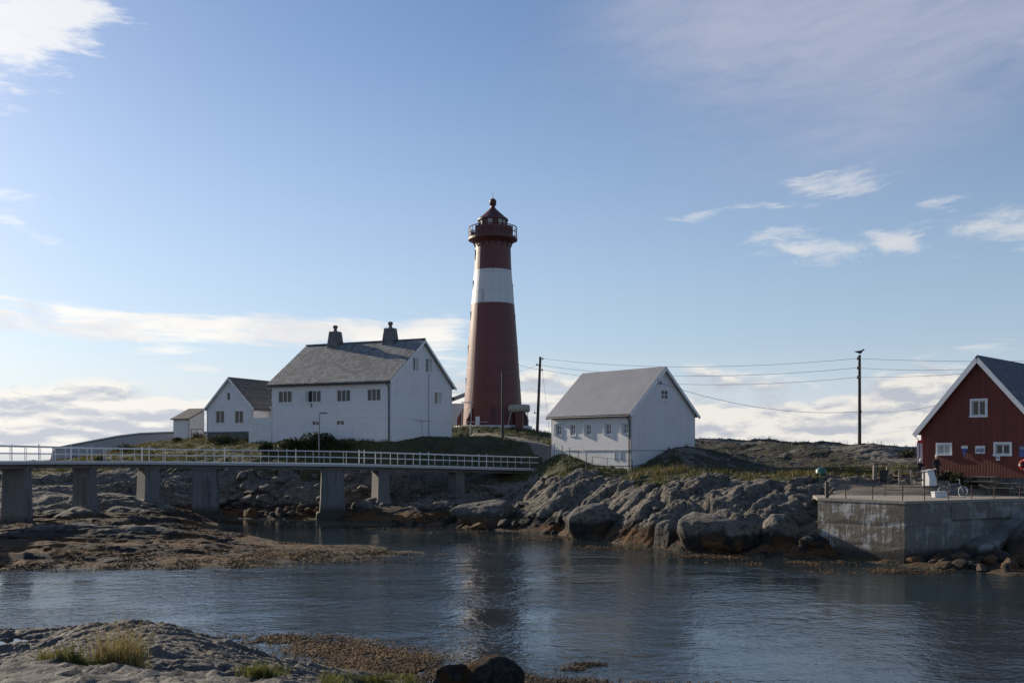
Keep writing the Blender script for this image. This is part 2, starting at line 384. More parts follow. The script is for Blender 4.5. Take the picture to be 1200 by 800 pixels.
# ------------------------------------------------------------------ mesh helpers
def at(px, py, Y): return Vector(((px-600)/F*Y, Y, EYE+(HZ-py)/F*Y))
def link(name, me, parent=None):
    o = bpy.data.objects.new(name, me); COL.objects.link(o)
    if parent is not None: o.parent = parent
    return o
def tag(o, label=None, cat=None, group=None, kind=None):
    for k, v in (('label', label), ('category', cat), ('group', group), ('kind', kind)):
        if v: o[k] = v
    return o
def empty(name, loc, rz=0.0, label=None, cat=None, group=None):
    o = bpy.data.objects.new(name, None); COL.objects.link(o); o.empty_display_size = .2
    o.location = loc; o.rotation_euler = (0, 0, rz)
    return tag(o, label, cat, group)
class MB:
    def __init__(s): s.v = []; s.f = []; s.mi = []; s.m = 0
    def add(s, vs, fs):
        b = len(s.v); s.v += [tuple(v) for v in vs]; s.f += [tuple(b+i for i in f) for f in fs]; s.mi += [s.m]*len(fs); return s
    def box(s, lo, hi):
        (a, b, c), (d, e, f) = lo, hi
        vs = [(a, b, c), (d, b, c), (d, e, c), (a, e, c), (a, b, f), (d, b, f), (d, e, f), (a, e, f)]
        return s.add(vs, [(3, 2, 1, 0), (4, 5, 6, 7), (0, 1, 5, 4), (1, 2, 6, 5), (2, 3, 7, 6), (3, 0, 4, 7)])
    def beam(s, p, q, w, h, up=(0, 0, 1)):
        p, q = Vector(p), Vector(q); d = (q-p).normalized(); up = Vector(up)
        if abs(d.dot(up)) > .98: up = Vector((1, 0, 0))
        r = d.cross(up).normalized()*w/2; u = r.cross(d).normalized()*h/2
        vs = [p-r-u, p+r-u, p+r+u, p-r+u, q-r-u, q+r-u, q+r+u, q-r+u]
        return s.add(vs, [(0, 1, 2, 3), (7, 6, 5, 4), (0, 4, 5, 1), (1, 5, 6, 2), (2, 6, 7, 3), (3, 7, 4, 0)])
    def tube(s, p, q, r0, r1=None, n=10, cap=True):
        p, q = Vector(p), Vector(q); r1 = r0 if r1 is None else r1
        d = (q-p).normalized(); a = Vector((0, 0, 1)) if abs(d.z) < .95 else Vector((1, 0, 0))
        u = d.cross(a).normalized(); w = d.cross(u)
        vs = []
        for c, rr in ((p, r0), (q, r1)):
            for i in range(n):
                t = 2*math.pi*i/n; vs.append(c+(u*math.cos(t)+w*math.sin(t))*rr)
        fs = [(i, (i+1) % n, n+(i+1) % n, n+i) for i in range(n)]
        if cap: fs += [tuple(range(n))[::-1], tuple(range(n, 2*n))]
        return s.add(vs, fs)
    def path(s, pts, r, n=6):
        for a, b in zip(pts, pts[1:]): s.tube(a, b, r, r, n)
        return s
    def lathe(s, prof, n=32, c=(0, 0, 0), a0=0, a1=2*math.pi):
        full = abs(a1-a0-2*math.pi) < 1e-6; m = n if full else n+1; vs = []
        for r, z in prof:
            for i in range(m):
                t = a0+(a1-a0)*i/n; vs.append((c[0]+r*math.cos(t), c[1]+r*math.sin(t), c[2]+z))
        fs = []
        for j in range(len(prof)-1):
            for i in range(n):
                k = (i+1) % m; fs.append((j*m+i, j*m+k, (j+1)*m+k, (j+1)*m+i))
        return s.add(vs, fs)
    def prism(s, poly, z0, z1):
        n = len(poly); vs = [(x, y, z0) for x, y in poly]+[(x, y, z1) for x, y in poly]
        return s.add(vs, [tuple(range(n))[::-1], tuple(range(n, 2*n))]+[(i, (i+1) % n, n+(i+1) % n, n+i) for i in range(n)])
    def build(s, name, mats, parent=None, smooth=False, bevel=0.0):
        me = bpy.data.meshes.new(name); me.from_pydata(s.v, [], s.f)
        mats = mats if isinstance(mats, (list, tuple)) else [mats]
        for m in mats: me.materials.append(M[m])
        if len(mats) > 1: me.polygons.foreach_set('material_index', s.mi)
        bm = bmesh.new(); bm.from_mesh(me); bmesh.ops.recalc_face_normals(bm, faces=bm.faces[:])
        if bevel: bmesh.ops.bevel(bm, geom=bm.edges[:]+bm.verts[:], offset=bevel, segments=1, affect='EDGES', profile=.5)
        bm.to_mesh(me); bm.free()
        if smooth:
            me.polygons.foreach_set('use_smooth', [True]*len(me.polygons))
            me.set_sharp_from_angle(angle=R(40))
        return link(name, me, parent)
def copy_tree(o, parent=None):
    c = o.copy(); COL.objects.link(c)
    if parent is not None: c.parent = parent
    for ch in list(o.children): copy_tree(ch, c)
    return c
def raw_mesh(name, verts, faces, material, tint=None, parent=None, smooth=False):
    me = bpy.data.meshes.new(name); verts = np.asarray(verts, dtype=np.float32); faces = np.asarray(faces, dtype=np.int32)
    k = faces.shape[1]
    me.vertices.add(len(verts)); me.vertices.foreach_set('co', verts.ravel())
    me.loops.add(faces.size); me.loops.foreach_set('vertex_index', faces.ravel())
    me.polygons.add(len(faces)); me.polygons.foreach_set('loop_start', np.arange(0, faces.size, k, dtype=np.int32))
    me.polygons.foreach_set('use_smooth', np.full(len(faces), smooth))
    me.update(calc_edges=True); me.materials.append(M[material])
    if tint is not None:
        a = me.attributes.new('tint', 'FLOAT', 'POINT'); a.data.foreach_set('value', np.asarray(tint, dtype=np.float32))
    return link(name, me, parent)

# ------------------------------------------------------------------ numpy noise
def _hash(ix, iy, s):
    h = (ix.astype(np.int64)*374761393+iy.astype(np.int64)*668265263+s*2147483647) & 0xffffffff
    h = ((h ^ (h >> 13))*1274126177) & 0xffffffff
    return ((h ^ (h >> 16)) & 0xffff)/65535.0
def vnoise(x, y, s=0):
    ix, iy = np.floor(x), np.floor(y); fx, fy = x-ix, y-iy
    fx = fx*fx*fx*(fx*(fx*6-15)+10); fy = fy*fy*fy*(fy*(fy*6-15)+10)
    a, b = _hash(ix, iy, s), _hash(ix+1, iy, s); c, d = _hash(ix, iy+1, s), _hash(ix+1, iy+1, s)
    return (a+(b-a)*fx)*(1-fy)+(c+(d-c)*fx)*fy
def fbm(x, y, s=0, o=5, g=.5):
    t = 0; a = 1; n = 0
    for i in range(o):
        t = t+a*vnoise(x*2**i+i*17.3, y*2**i-i*9.1, s+i); n += a; a *= g
    return t/n
def worley(x, y, s=0):
    ix, iy = np.floor(x), np.floor(y); f1 = np.full(x.shape, 9.0); f2 = np.full(x.shape, 9.0); idv = np.zeros(x.shape); ox = np.zeros(x.shape); oy = np.zeros(x.shape)
    for i in (-1, 0, 1):
        for j in (-1, 0, 1):
            cx, cy = ix+i, iy+j
            ax_, ay_ = x-(cx+.1+.8*_hash(cx, cy, s)), y-(cy+.1+.8*_hash(cx, cy, s+5)); d = np.hypot(ax_, ay_)
            near = d < f1; f2 = np.where(near, f1, np.minimum(f2, d)); idv = np.where(near, _hash(cx, cy, s+9), idv); ox = np.where(near, ax_, ox); oy = np.where(near, ay_, oy); f1 = np.where(near, d, f1)
    return f1, f2, idv, ox, oy
def sstep(a, b, x):
    t = np.clip((x-a)/(b-a), 0, 1); return t*t*(3-2*t)
class RBF:
    def __init__(s, pts):
        P = np.array(pts, float); s.c = P[:, :2]; n = len(P)
        A = np.zeros((n+3, n+3)); d = np.hypot(s.c[:, None, 0]-s.c[None, :, 0], s.c[:, None, 1]-s.c[None, :, 1])
        A[:n, :n] = np.sqrt(d*d+1.0)+np.eye(n)*-.15; A[:n, n] = 1; A[:n, n+1:] = s.c; A[n, :n] = 1; A[n+1:, :n] = s.c.T
        s.w = np.linalg.solve(A, np.r_[P[:, 2], 0, 0, 0])
    def __call__(s, x, y):
        o = s.w[-3]+s.w[-2]*x+s.w[-1]*y
        for (cx, cy), w in zip(s.c, s.w): o = o+w*np.sqrt((x-cx)**2+(y-cy)**2+1.0)
        return o

# ------------------------------------------------------------------ the island
def cps(lst): return [((p-600)/F*Y, Y, z) for p, Y, z in lst]
ISL = cps([
 # waterline of the inlet, bridge side to quay
 (260, 90.6, 0), (340, 88, 0), (390, 87.6, .05), (430, 84, 0), (500, 80, 0), (560, 76.5, 0), (650, 72.5, 0), (700, 67.5, 0), (760, 62.6, 0), (850, 58.3, 0), (958, 54.6, 0.05), (1060, 51.6, 0), (1130, 50, 0), (1200, 47, 0), (1300, 42, 0),
 # low islet on the left
 (-120, 50, 0), (0, 50.6, 0), (100, 50.6, 0), (200, 50.4, 0), (300, 52, 0), (420, 55, 0), (505, 58.3, 0), (440, 64, 0), (300, 69.5, 0), (262, 76, 0), (250, 87, 0),
 (0, 56, .6), (100, 56, .55), (60, 62, 1.0), (160, 60, .5), (240, 66, .8), (200, 75, 1.1), (130, 70, .6), (60, 72, .5), (320, 60, .14), (420, 60, .12), (480, 59, .06), (300, 65, .2), (360, 57, .1), (-120, 65, .8), (-200, 80, 2.5),
 (0, 72, .5), (0, 80, 1.3), (40, 80, 1.3), (100, 83, 1.8), (160, 85, 1.8), (210, 86, 1.0), (240, 88.5, .2), (20, 90, 2.8), (100, 95, 3.7), (170, 95, 3.6), (-100, 90, 3.4),
 # deep water
 (300, 75, -1.2), (340, 81, -1.2), (400, 75, -1.5), (460, 70, -1.6), (550, 66, -2), (620, 62, -2.2), (700, 55, -2.2), (600, 50, -2.4), (450, 50, -2), (250, 46, -1.6), (50, 46, -1.6), (850, 50, -2.2), (1000, 46, -2), (1100, 44, -1.6), (800, 44, -2.6), (400, 44, -2.4), (-150, 45, -1.6),
 # bank and boulder slope
 (225, 93, 2.0), (260, 93.5, 1.8), (340, 93, 2.2), (300, 97, 4.3), (380, 97, 4.5), (430, 88, 1.0), (440, 92, 2.1), (440, 97, 4.4), (230, 98, 4.7), (500, 87, 1.5), (500, 94.5, 2.5), (500, 98.5, 4.5), (560, 84, 1.3), (550, 94, 2.0), (560, 98.5, 4.2), (600, 80, 1.3), (600, 88, 2.3), (620, 92, 3.2), (620, 84, 2.6), (623, 98, 4.5), (600, 100, 5.4),
 # ground round the houses
 (290, 104, 6.3), (320, 103, 6.5), (400, 100, 6.6), (457, 97.8, 6.7), (457, 100, 6.9), (530, 110, 7.2), (240, 108, 6.6), (200, 112, 6.6), (180, 117, 7.1), (205, 121, 7.2), (225, 124, 7.1), (150, 112, 6.2), (100, 112, 5.0), (50, 112, 4.8), (0, 112, 4.4), (-100, 112, 4.2), (0, 100, 4.2), (100, 103, 4.4), (200, 103, 5.2), (300, 100, 5.3),
 (500, 104, 7.3), (550, 106, 7.6), (590, 105, 7.2), (577, 119, 8.9), (540, 118, 8.9), (620, 118, 8.6), (560, 112, 7.9), (640, 110, 7.3), (650, 103, 6.8), (620, 103, 6.8), (577, 130, 8.5), (700, 120, 6.8), (480, 130, 7), (300, 130, 7),
 (646, 86.0, 5.6), (690, 82.4, 4.7), (739, 79.0, 4.45), (765, 80, 4.9), (785, 80, 5.7), (820, 84.5, 6.5), (805, 82, 6.3), (845, 83, 5.4), (750, 88, 5.6), (720, 92, 6),
 (650, 82, 3.9), (680, 79.5, 3.8), (700, 78, 3.85), (740, 75, 4.0), (650, 78.5, 3.0), (700, 72, 2.2), (700, 76, 3.5), (650, 75, 1.4),
 # the ledges left of the quay
 (760, 64.5, 1.7), (760, 69, 3.2), (760, 73, 3.95), (850, 60, 1.4), (850, 66, 3.65), (850, 72, 4.3), (935, 57.8, 1.3), (945, 60.2, 2.6), (950, 62.2, 3.4), (958, 66, 4.2), (958, 72, 4.4), (1040, 61, 3.5), (1040, 66, 4.1), (800, 61.5, 1.3), (900, 57.5, .9),
 # quay ground
 (1000, 55.5, .35), (1060, 53.4, .3), (1130, 54, .3), (1200, 54, .5), (1000, 60, 3.2), (1060, 60, 3.25), (1130, 61, 3.6), (1200, 61, 3.6), (1097, 61.7, 4.1), (1076, 63.2, 4.15), (1058, 63, 4.0), (1130, 62, 4.0), (1097, 63.5, 4.1), (1150, 64, 4.0), (1200, 65, 3.95), (1080, 67, 4.2), (1200, 72, 4.3), (1300, 66, 3.9), (1300, 75, 4.3), (1300, 55, 1.2),
 # knolls on the right
 (800, 93, 6.3), (830, 99, 7.4), (865, 100, 7.2), (905, 101, 7.0), (950, 101, 6.8), (985, 99, 6.1), (1045, 88, 6.6), (1000, 86, 5.7), (1078, 86, 6.0), (900, 86, 5.2), (960, 82, 4.9), (1040, 77, 4.8), (1150, 92, 5.8), (1300, 92, 5.5), (850, 78, 4.6), (900, 75, 4.4), (1000, 74, 4.5),
 (900, 125, 4), (1100, 118, 4), (1300, 118, 3), (600, 145, 4), (350, 145, 4), (100, 130, 3.5), (-100, 130, 2.5),
 (-100, 155, -3), (100, 155, -3), (350, 165, -3), (600, 168, -3), (900, 160, -3), (1200, 150, -3), (1400, 120, -1), (1400, 80, 2), (1400, 55, 0), (-300, 110, 1), (-320, 140, -3), (-330, 75, 1), (-330, 52, -1)])
isl = RBF(ISL)
def gauss(x, y, px, Y, rx, ry):
    return np.exp(-(((x-(px-600)/F*Y)/rx)**2+((y-Y)/ry)**2))
def poly_dist(x, y, pts):
    d = np.full(x.shape, 1e9)
    for (ax, ay), (bx, by) in zip(pts, pts[1:]):
        t = np.clip(((x-ax)*(bx-ax)+(y-ay)*(by-ay))/((bx-ax)**2+(by-ay)**2), 0, 1)
        d = np.minimum(d, np.hypot(x-ax-t*(bx-ax), y-ay-t*(by-ay)))
    return d
PATH = [((p-600)/F*Y, Y) for p, Y in [(560, 113), (600, 108), (630, 103), (660, 96)]]
ROAD = [((p-600)/F*Y, Y) for p, Y in [(742, 76.5), (800, 74.5), (900, 70.3), (960, 67.5), (1030, 64.5), (1075, 62)]]
YARD = [((p-600)/F*Y, Y) for p, Y in [(1020, 60.5), (1100, 60), (1200, 60), (1300, 61)]]
def masks(x, y, z):
    n = fbm(x*.22, y*.22, 31, 4)-.5; n2 = fbm(x*.9, y*.9, 41, 3)-.5
    g = sstep(3.75, 4.6, z+n*2.4+n2*.8)
    rocky = np.clip(.8*gauss(x, y, 845, 99, 4, 4)+1.5*gauss(x, y, 1045, 85, 4.2, 6)+1.2*gauss(x, y, 800, 81.5, 3.2, 3)+1.3*gauss(x, y, 985, 61, 2.6, 3.0), 0, 1.2)
    g = np.clip(g-rocky*(.75+n*1.3), 0, 1)
    hz = sstep(11, 13, x)*sstep(75.5, 78, y); g = g*(1-hz*(1-sstep(.30, .44, fbm(x*.35+9, y*.35, 45, 5, .6))))
    s = np.maximum.reduce([1-sstep(.5, 1.3, poly_dist(x, y, PATH)+n2), 1-sstep(1.6, 3.2, poly_dist(x, y, YARD)+n2)])
    return g*(1-s), s
def rock_relief(x, y):
    wx = x+(fbm(x*.35, y*.35, 3, 4)-.5)*1.8; wy = y+(fbm(x*.35, y*.35, 13, 4)-.5)*1.5
    c, s = math.cos(R(20)), math.sin(R(20)); u = wx*c+wy*s; v = wy*c-wx*s
    def slabs(U, V, seed, step, tilt, crev, wd):
        f1, f2, i1, ox, oy = worley(U, V, seed); i2 = (i1*7.13) % 1; i3 = (i1*13.7) % 1
        return (i1-.5)*step+(ox*(i2-.5)+oy*(i3-.30))*tilt-np.exp(-((f2-f1)/wd)**2)*crev-f1**2*step*.35
    big = slabs(u/5.6, v/1.6, 1, .85, .80, .42, .05)
    mid = slabs(u/1.9+5, v/.55, 2, .22, .30, .20, .07)
    sm = slabs(u/.6, v/.27, 6, .07, .10, .06, .11)
    am = np.clip(2.6*(fbm(x*.4+3, y*.4, 35, 3)-.30), .12, 1.3)
    return big+(mid+sm)*am+(fbm(x*1.1, y*1.1, 5, 6, .55)-.5)*.45+(np.abs(fbm(u*.5, v*2.2, 25, 5, .55)-.5))*-.6+.02
def island_height(x, y, full=True):
    z = isl(x, y); g, s = masks(x, y, z)
    k = np.clip(1-g*.85, 0, 1)*np.clip(1-s*1.0, 0, 1)*sstep(-.25, .9, z)
    k = k*(1-.85*(gauss(x, y, 1080, 56, 5.5, 3.6)))
    k = k*(1-.68*np.clip(sstep(8, 11, x)*sstep(73, 77, y)*1.0, 0, 1))*(1-.70*sstep(-6, -11, x)*(1-sstep(86, 92, y)))
    rel = rock_relief(x, y)
    low = sstep(.02, .35, z)*(1-sstep(.35, 1.1, z))
    zz = z+rel*k*1.05+(fbm(x*1.7, y*1.7, 8, 4)-.5)*.14*(1-s)*sstep(-.2, .3, z)+(fbm(x*.5, y*.9, 18, 4)-.5)*.35*low
    zz = zz+sstep(12, 16, x)*sstep(80, 86, y)*(fbm(x*.2, y*.2, 65, 3)-.5)*1.1
    zz = zz+sstep(-8, -13, x)*(1-sstep(86, 92, y))*sstep(.05, .5, z)*(fbm(x*.16, y*.24, 61, 3)-.5)*1.5
    zz = zz+g*(fbm(x*.8, y*.8, 12, 4)-.5)*.35
    return zz, g, s
def axis(lo, a, b, hi, fine, coarse):
    return np.concatenate([np.arange(lo, a, coarse), np.arange(a, b, fine), np.arange(b, hi+coarse, coarse)])
def grid_obj(name, xs, ys, fn, material, attrs=()):
    X, Y = np.meshgrid(xs, ys); r = fn(X, Y); Z = r[0]
    nx, ny = len(xs), len(ys); idx = np.arange(nx*ny).reshape(ny, nx)
    q = np.stack([idx[:-1, :-1], idx[:-1, 1:], idx[1:, 1:], idx[1:, :-1]], -1).reshape(-1, 4)
    o = raw_mesh(name, np.stack([X, Y, Z], -1).reshape(-1, 3), q, material, smooth=True)
    for k, a in zip(attrs, r[1:]):
        t = o.data.attributes.new(k, 'FLOAT', 'POINT'); t.data.foreach_set('value', a.ravel().astype(np.float32))
    return o, (xs, ys, Z)
xs = axis(-75, -42, 33, 62, .13, .8); ys = axis(40, 46, 101, 172, .13, .8)
terrain, TG = grid_obj('island_terrain', xs, ys, island_height, 'island_ground', ('grass', 'soil'))
tag(terrain, kind='structure')
def ground(x, y, tg=None):
    gx, gy, Z = tg or TG
    i = min(max(int(np.searchsorted(gx, x))-1, 0), len(gx)-2); j = min(max(int(np.searchsorted(gy, y))-1, 0), len(gy)-2)
    a = (x-gx[i])/(gx[i+1]-gx[i]); b = (y-gy[j])/(gy[j+1]-gy[j])
    return float((Z[j, i]*(1-a)+Z[j, i+1]*a)*(1-b)+(Z[j+1, i]*(1-a)+Z[j+1, i+1]*a)*b)
def ground_hit(px, py, tg=None, y0=45.0, y1=130.0, st=.1):
    Y = y0
    while Y < y1:
        p = at(px, py, Y)
        if ground(p.x, Y, tg) >= p.z: return p
        Y += st
    return at(px, py, y1)

# sea: one sheet to the horizon
sea = raw_mesh('water', [(-30000, -2000, 0), (30000, -2000, 0), (30000, 40000, 0), (-30000, 40000, 0)], [(0, 1, 2, 3)], 'sea_water'); tag(sea, kind='structure')
sb = raw_mesh('sea_bed', [(-30000, -2000, -6), (30000, -2000, -6), (30000, 40000, -6), (-30000, 40000, -6)], [(0, 1, 2, 3)], 'shore_ledge'); tag(sb, kind='structure')

# ------------------------------------------------------------------ foreground ledge
FOR = cps([
 (-300, 31, .2), (-150, 31, .45), (0, 30.6, .48), (80, 30.2, .62), (180, 29.6, .78), (230, 28.8, .72), (280, 27.8, .36), (330, 27.2, .22), (400, 26.6, .12), (450, 26.2, .08), (530, 25.2, .02), (620, 24.6, -.03), (700, 24.2, -.04), (850, 23.8, -.05), (950, 23.5, -.3),
 (-300, 33, -.4), (0, 33, -.5), (100, 32.6, -.45), (200, 31.8, -.5), (280, 30.2, -.45), (400, 28.6, -.4), (520, 27, -.4), (700, 25.8, -.4), (900, 25.6, -.6), (300, 36, -1.5), (700, 33, -1.5), (1000, 30, -1.6), (0, 38, -1.6),
 (20, 28.2, .52), (20, 26.9, .74), (20, 25.7, .68), (90, 27, .95), (60, 24, 1.15), (150, 26.5, 1.2), (150, 24, 1.5), (220, 26, 1.15), (220, 24, 1.38), (300, 25.4, .75), (300, 23.5, 1.02), (380, 25, .38), (380, 23.5, .6), (450, 24.6, .22), (450, 23.2, .36), (530, 23.5, .12), (600, 23.2, .08),
 (0, 20, 1.6), (150, 20, 1.95), (300, 20, 1.55), (450, 20, .9), (600, 20, .5), (800, 21, .2), (1000, 20, -.2), (300, 12, 3), (600, 12, 2.8), (900, 12, 2.4), (0, 12, 3), (-300, 24, 1), (600, 5, 4.1), (600, 0, 4.25), (600, -8, 4.3), (1300, 12, 1.2), (1300, 22, -1)])
frb = RBF(FOR)
POOLS = [(18, 28.1, 1.5, .8), (-2, 25.7, 1.25, .6)]
def fore_height(x, y):
    z = frb(x, y)
    wx = x+(fbm(x*.5, y*.5, 51, 3)-.5)*1.6; wy = y+(fbm(x*.5, y*.5, 53, 3)-.5)*1.6
    c, s = math.cos(R(14)), math.sin(R(14)); u = wx*c+wy*s; v = wy*c-wx*s
    f1, f2, i1, ox, oy = worley(u/3.1, v/.85, 21); a = (1-f1**2)*.03+(i1-.5)*.13+(ox*(((i1*7.1) % 1)-.5)+oy*(((i1*13.7) % 1)-.4))*.16-np.exp(-((f2-f1)/.05)**2)*.11
    f1, f2, i2, ox, oy = worley(u/.95, v/.30, 22); b = (i2-.5)*.04+oy*(((i2*13.7) % 1)-.4)*.06-np.exp(-((f2-f1)/.07)**2)*.03+(np.abs(fbm(u*1.3, v*4.5, 155, 5, .6)-.5))*-.18+.02
    led = np.abs(fbm(u*.40, v*2.4, 55, 6, .6)-.5)*-.55+.04
    k = sstep(-.1, .5, z)
    zz = z+(a+b+led+.06)*k+(fbm(x*2.6, y*2.6, 57, 6, .6)-.5)*.17*(.4+.6*k)-.06*k+((np.abs(fbm(x*5.5, y*7, 158, 4, .6)-.5))*-.16+.03)*k+(fbm(x*.6, y*1.2, 59, 4)-.5)*.16*(1-k)
    for p, Y, rx, ry in POOLS:
        gg = np.exp(-((((x-(p-600)/F*Y)/rx)**2+((y-Y)/ry)**2)**1.5)); zz = zz*(1-gg)+gg*(float(frb(np.array((p-600)/F*Y), np.array(Y)))-.20)
    return (zz,)
fx = np.concatenate([np.arange(-34, -17, .5), np.arange(-17, 8, .065), np.arange(8, 26, .5)]); fy = np.concatenate([np.arange(-12, 18, .5), np.arange(18, 34, .06), np.arange(34, 40, .5)])
fore, FG = grid_obj('shore_rock_ground', fx, fy, fore_height, 'shore_ledge'); tag(fore, kind='structure')
for p, Y, rx, ry in POOLS:
    cx = (p-600)/F*Y; zz = float(frb(np.array(cx), np.array(Y)))-.045
    mb = MB(); n = 40
    mb.add([(cx+rx*1.25*math.cos(t*2*math.pi/n)*(1+.1*math.sin(3*t)), Y+ry*1.3*math.sin(t*2*math.pi/n), zz) for t in range(n)], [tuple(range(n))])
    tag(mb.build('tide_pool_water', 'pool_water'), kind='structure')

# ------------------------------------------------------------------ walls with openings, windows
def wall(parent, name, poly, holes, O, u, v, n, material, depth=.14):
    """flat wall from a 2-d outline with rectangular openings and their reveals"""
    O, u, v, n = map(Vector, (O, u, v, n)); loops = [poly]+[[(a, b), (c, b), (c, d), (a, d)] for a, b, c, d in holes]
    tri = tessellate_polygon([[Vector((x, y, 0)) for x, y in l] for l in loops])
    fl = [p for l in loops for p in l]; mb = MB()
    mb.add([O+u*x+v*y for x, y in fl], [tuple(t) for t in tri])
    for l in loops[1:]:
        for i in range(4):
            a, b = l[i], l[(i+1) % 4]; A, B = O+u*a[0]+v*a[1], O+u*b[0]+v*b[1]
            mb.add([A, B, B-n*depth, A-n*depth], [(0, 1, 2, 3)])
    for i in range(len(poly)):
        a, b = poly[i], poly[(i+1) % len(poly)]; A, B = O+u*a[0]+v*a[1], O+u*b[0]+v*b[1]
        mb.add([A, B, B-n*.1, A-n*.1], [(0, 1, 2, 3)])
    return mb.build(name, material, parent)
def window(parent, O, u, v, n, hole, cols=2, rows=1, glass='window_glass', trim=.10, frame=.055, sill=True, hood=0.0, tm='white_trim', proud=.035):
    """casing standing proud of the wall, sash bars and separate panes set back in the opening"""
    O, u, v, n = map(Vector, (O, u, v, n)); a, b, c, d = hole
    def bx(mb, x0, x1, y0, y1, n0, n1):
        vs = [O+u*x+v*y+n*z for z in (n0, n1) for x, y in ((x0, y0), (x1, y0), (x1, y1), (x0, y1))]
        mb.add(vs, [(3, 2, 1, 0), (4, 5, 6, 7), (0, 1, 5, 4), (1, 2, 6, 5), (2, 3, 7, 6), (3, 0, 4, 7)])
    mb = MB()
    if trim:
        bx(mb, a-trim, a-.002, b-trim*.4, d+trim, -.01, proud); bx(mb, c+.002, c+trim, b-trim*.4, d+trim, -.01, proud)
        bx(mb, a-.001, c+.001, d+.002, d+trim, -.01, proud-.003)
    if sill: bx(mb, a-trim*1.2, c+trim*1.2, b-trim*.9, b-.002, -.01, proud+.05)
    if hood: bx(mb, a-trim*1.7, c+trim*1.7, d+trim+.002, d+trim+.05, -.01, proud+hood)
    # sash
    bx(mb, a+.003, a+frame, b+.003, d-.003, -.12, -.05); bx(mb, c-frame, c-.003, b+.003, d-.003, -.12, -.05)
    bx(mb, a+frame, c-frame, d-frame, d-.004, -.118, -.052); bx(mb, a+frame, c-frame, b+.004, b+frame, -.118, -.052)
    cw = (c-a-2*frame)/cols; rh = (d-b-2*frame)/rows
    for i in range(1, cols): x = a+frame+cw*i; bx(mb, x-.035, x+.035, b+frame, d-frame, -.115, -.055)
    for j in range(1, rows): y = b+frame+rh*j; bx(mb, a+frame, c-frame, y-.022, y+.022, -.11, -.06)
    w = mb.build('window', tm, parent)
    for i in range(cols):
        for j in range(rows):
            x0, y0 = a+frame+cw*i, b+frame+rh*j; m2 = MB()
            m2.add([O+u*x+v*y+n*-.095 for x, y in ((x0, y0), (x0+cw, y0), (x0+cw, y0+rh), (x0, y0+rh))], [(0, 1, 2, 3)])
            m2.build('pane', glass if isinstance(glass, str) else glass[(i+j) % len(glass)], w)
    return w
class Frame:
    """a house's own axes: x along the eave, y back, z up; can turn a pixel into a place on one of its walls"""
    def __init__(s, loc, rz): s.m = Matrix.Translation(loc) @ Matrix.Rotation(rz, 4, 'Z'); s.i = s.m.inverted()
    def hit(s, px, py, ax, val):
        o = s.i @ Vector((0, 0, EYE)); q = s.i @ at(px, py, 10.0); d = q-o
        t = (val-o[ax])/d[ax]; return o+d*t
    def hole(s, x0, y0, x1, y1, ax, val, k):
        c = s.hit((x0+x1)/2, (y0+y1)/2, ax, val); e = s.hit(x1, y0, ax, val); f = s.hit(x0, y1, ax, val)
        w, h = abs(e[k]-f[k]), abs(e[2]-f[2]); return (c[k]-w/2, c[2]-h/2, c[k]+w/2, c[2]+h/2)
def roof(parent, L, Wd, eave, ridge, ov, ovg, th, material, name='roof', under='white_trim', notch=None):
    """two sloping slabs along x, meeting at the ridge"""
    hw = Wd/2; sl_ = (ridge-eave)/hw; mb = MB()
    for sgn in (-1, 1):
        yo = hw+sgn*(hw+ov); zo = eave-ov*sl_
        t = Vector((0, -sgn*(-sl_), 1)).normalized()*th*-1
        A = [(-ovg, yo, zo), (L+ovg, yo, zo), (L+ovg, hw, ridge), (-ovg, hw, ridge)]
        up = Vector((0, sgn*sl_, 1)).normalized()*th
        B = [tuple(Vector(p)+up) for p in A]
        B[2] = (L+ovg, hw, ridge+th*math.sqrt(1+sl_**2)); B[3] = (-ovg, hw, ridge+th*math.sqrt(1+sl_**2))
        mb.add(A+B, [(3, 2, 1, 0), (4, 5, 6, 7), (0, 1, 5, 4), (1, 2, 6, 5), (3, 0, 4, 7)])
    return mb.build(name, material, parent)
def barge(parent, x, Wd, eave, ridge, ov, w, t, material, face):
    """verge boards on one gable end"""
    hw = Wd/2; sl_ = (ridge-eave)/hw
    for sgn in (-1, 1):
        mb = MB(); p = Vector((x+face*t/2, hw+sgn*(hw+ov), eave-ov*sl_-w*.15)); q = Vector((x+face*t/2, hw, ridge-w*.15))
        mb.beam(p, q, t, w, up=(0, 0, 1)); mb.build('bargeboard', material, parent)
def gutter(parent, p, q, r=.06, m='dark_metal'): return MB().tube(p, q, r, r, 8).build('gutter', m, parent)
def downpipe(parent, pts, r=.05, m='dark_metal'): return MB().path([Vector(a) for a in pts], r, 8).build('downpipe', m, parent)
X3, Y3, Z3 = (1, 0, 0), (0, 1, 0), (0, 0, 1)

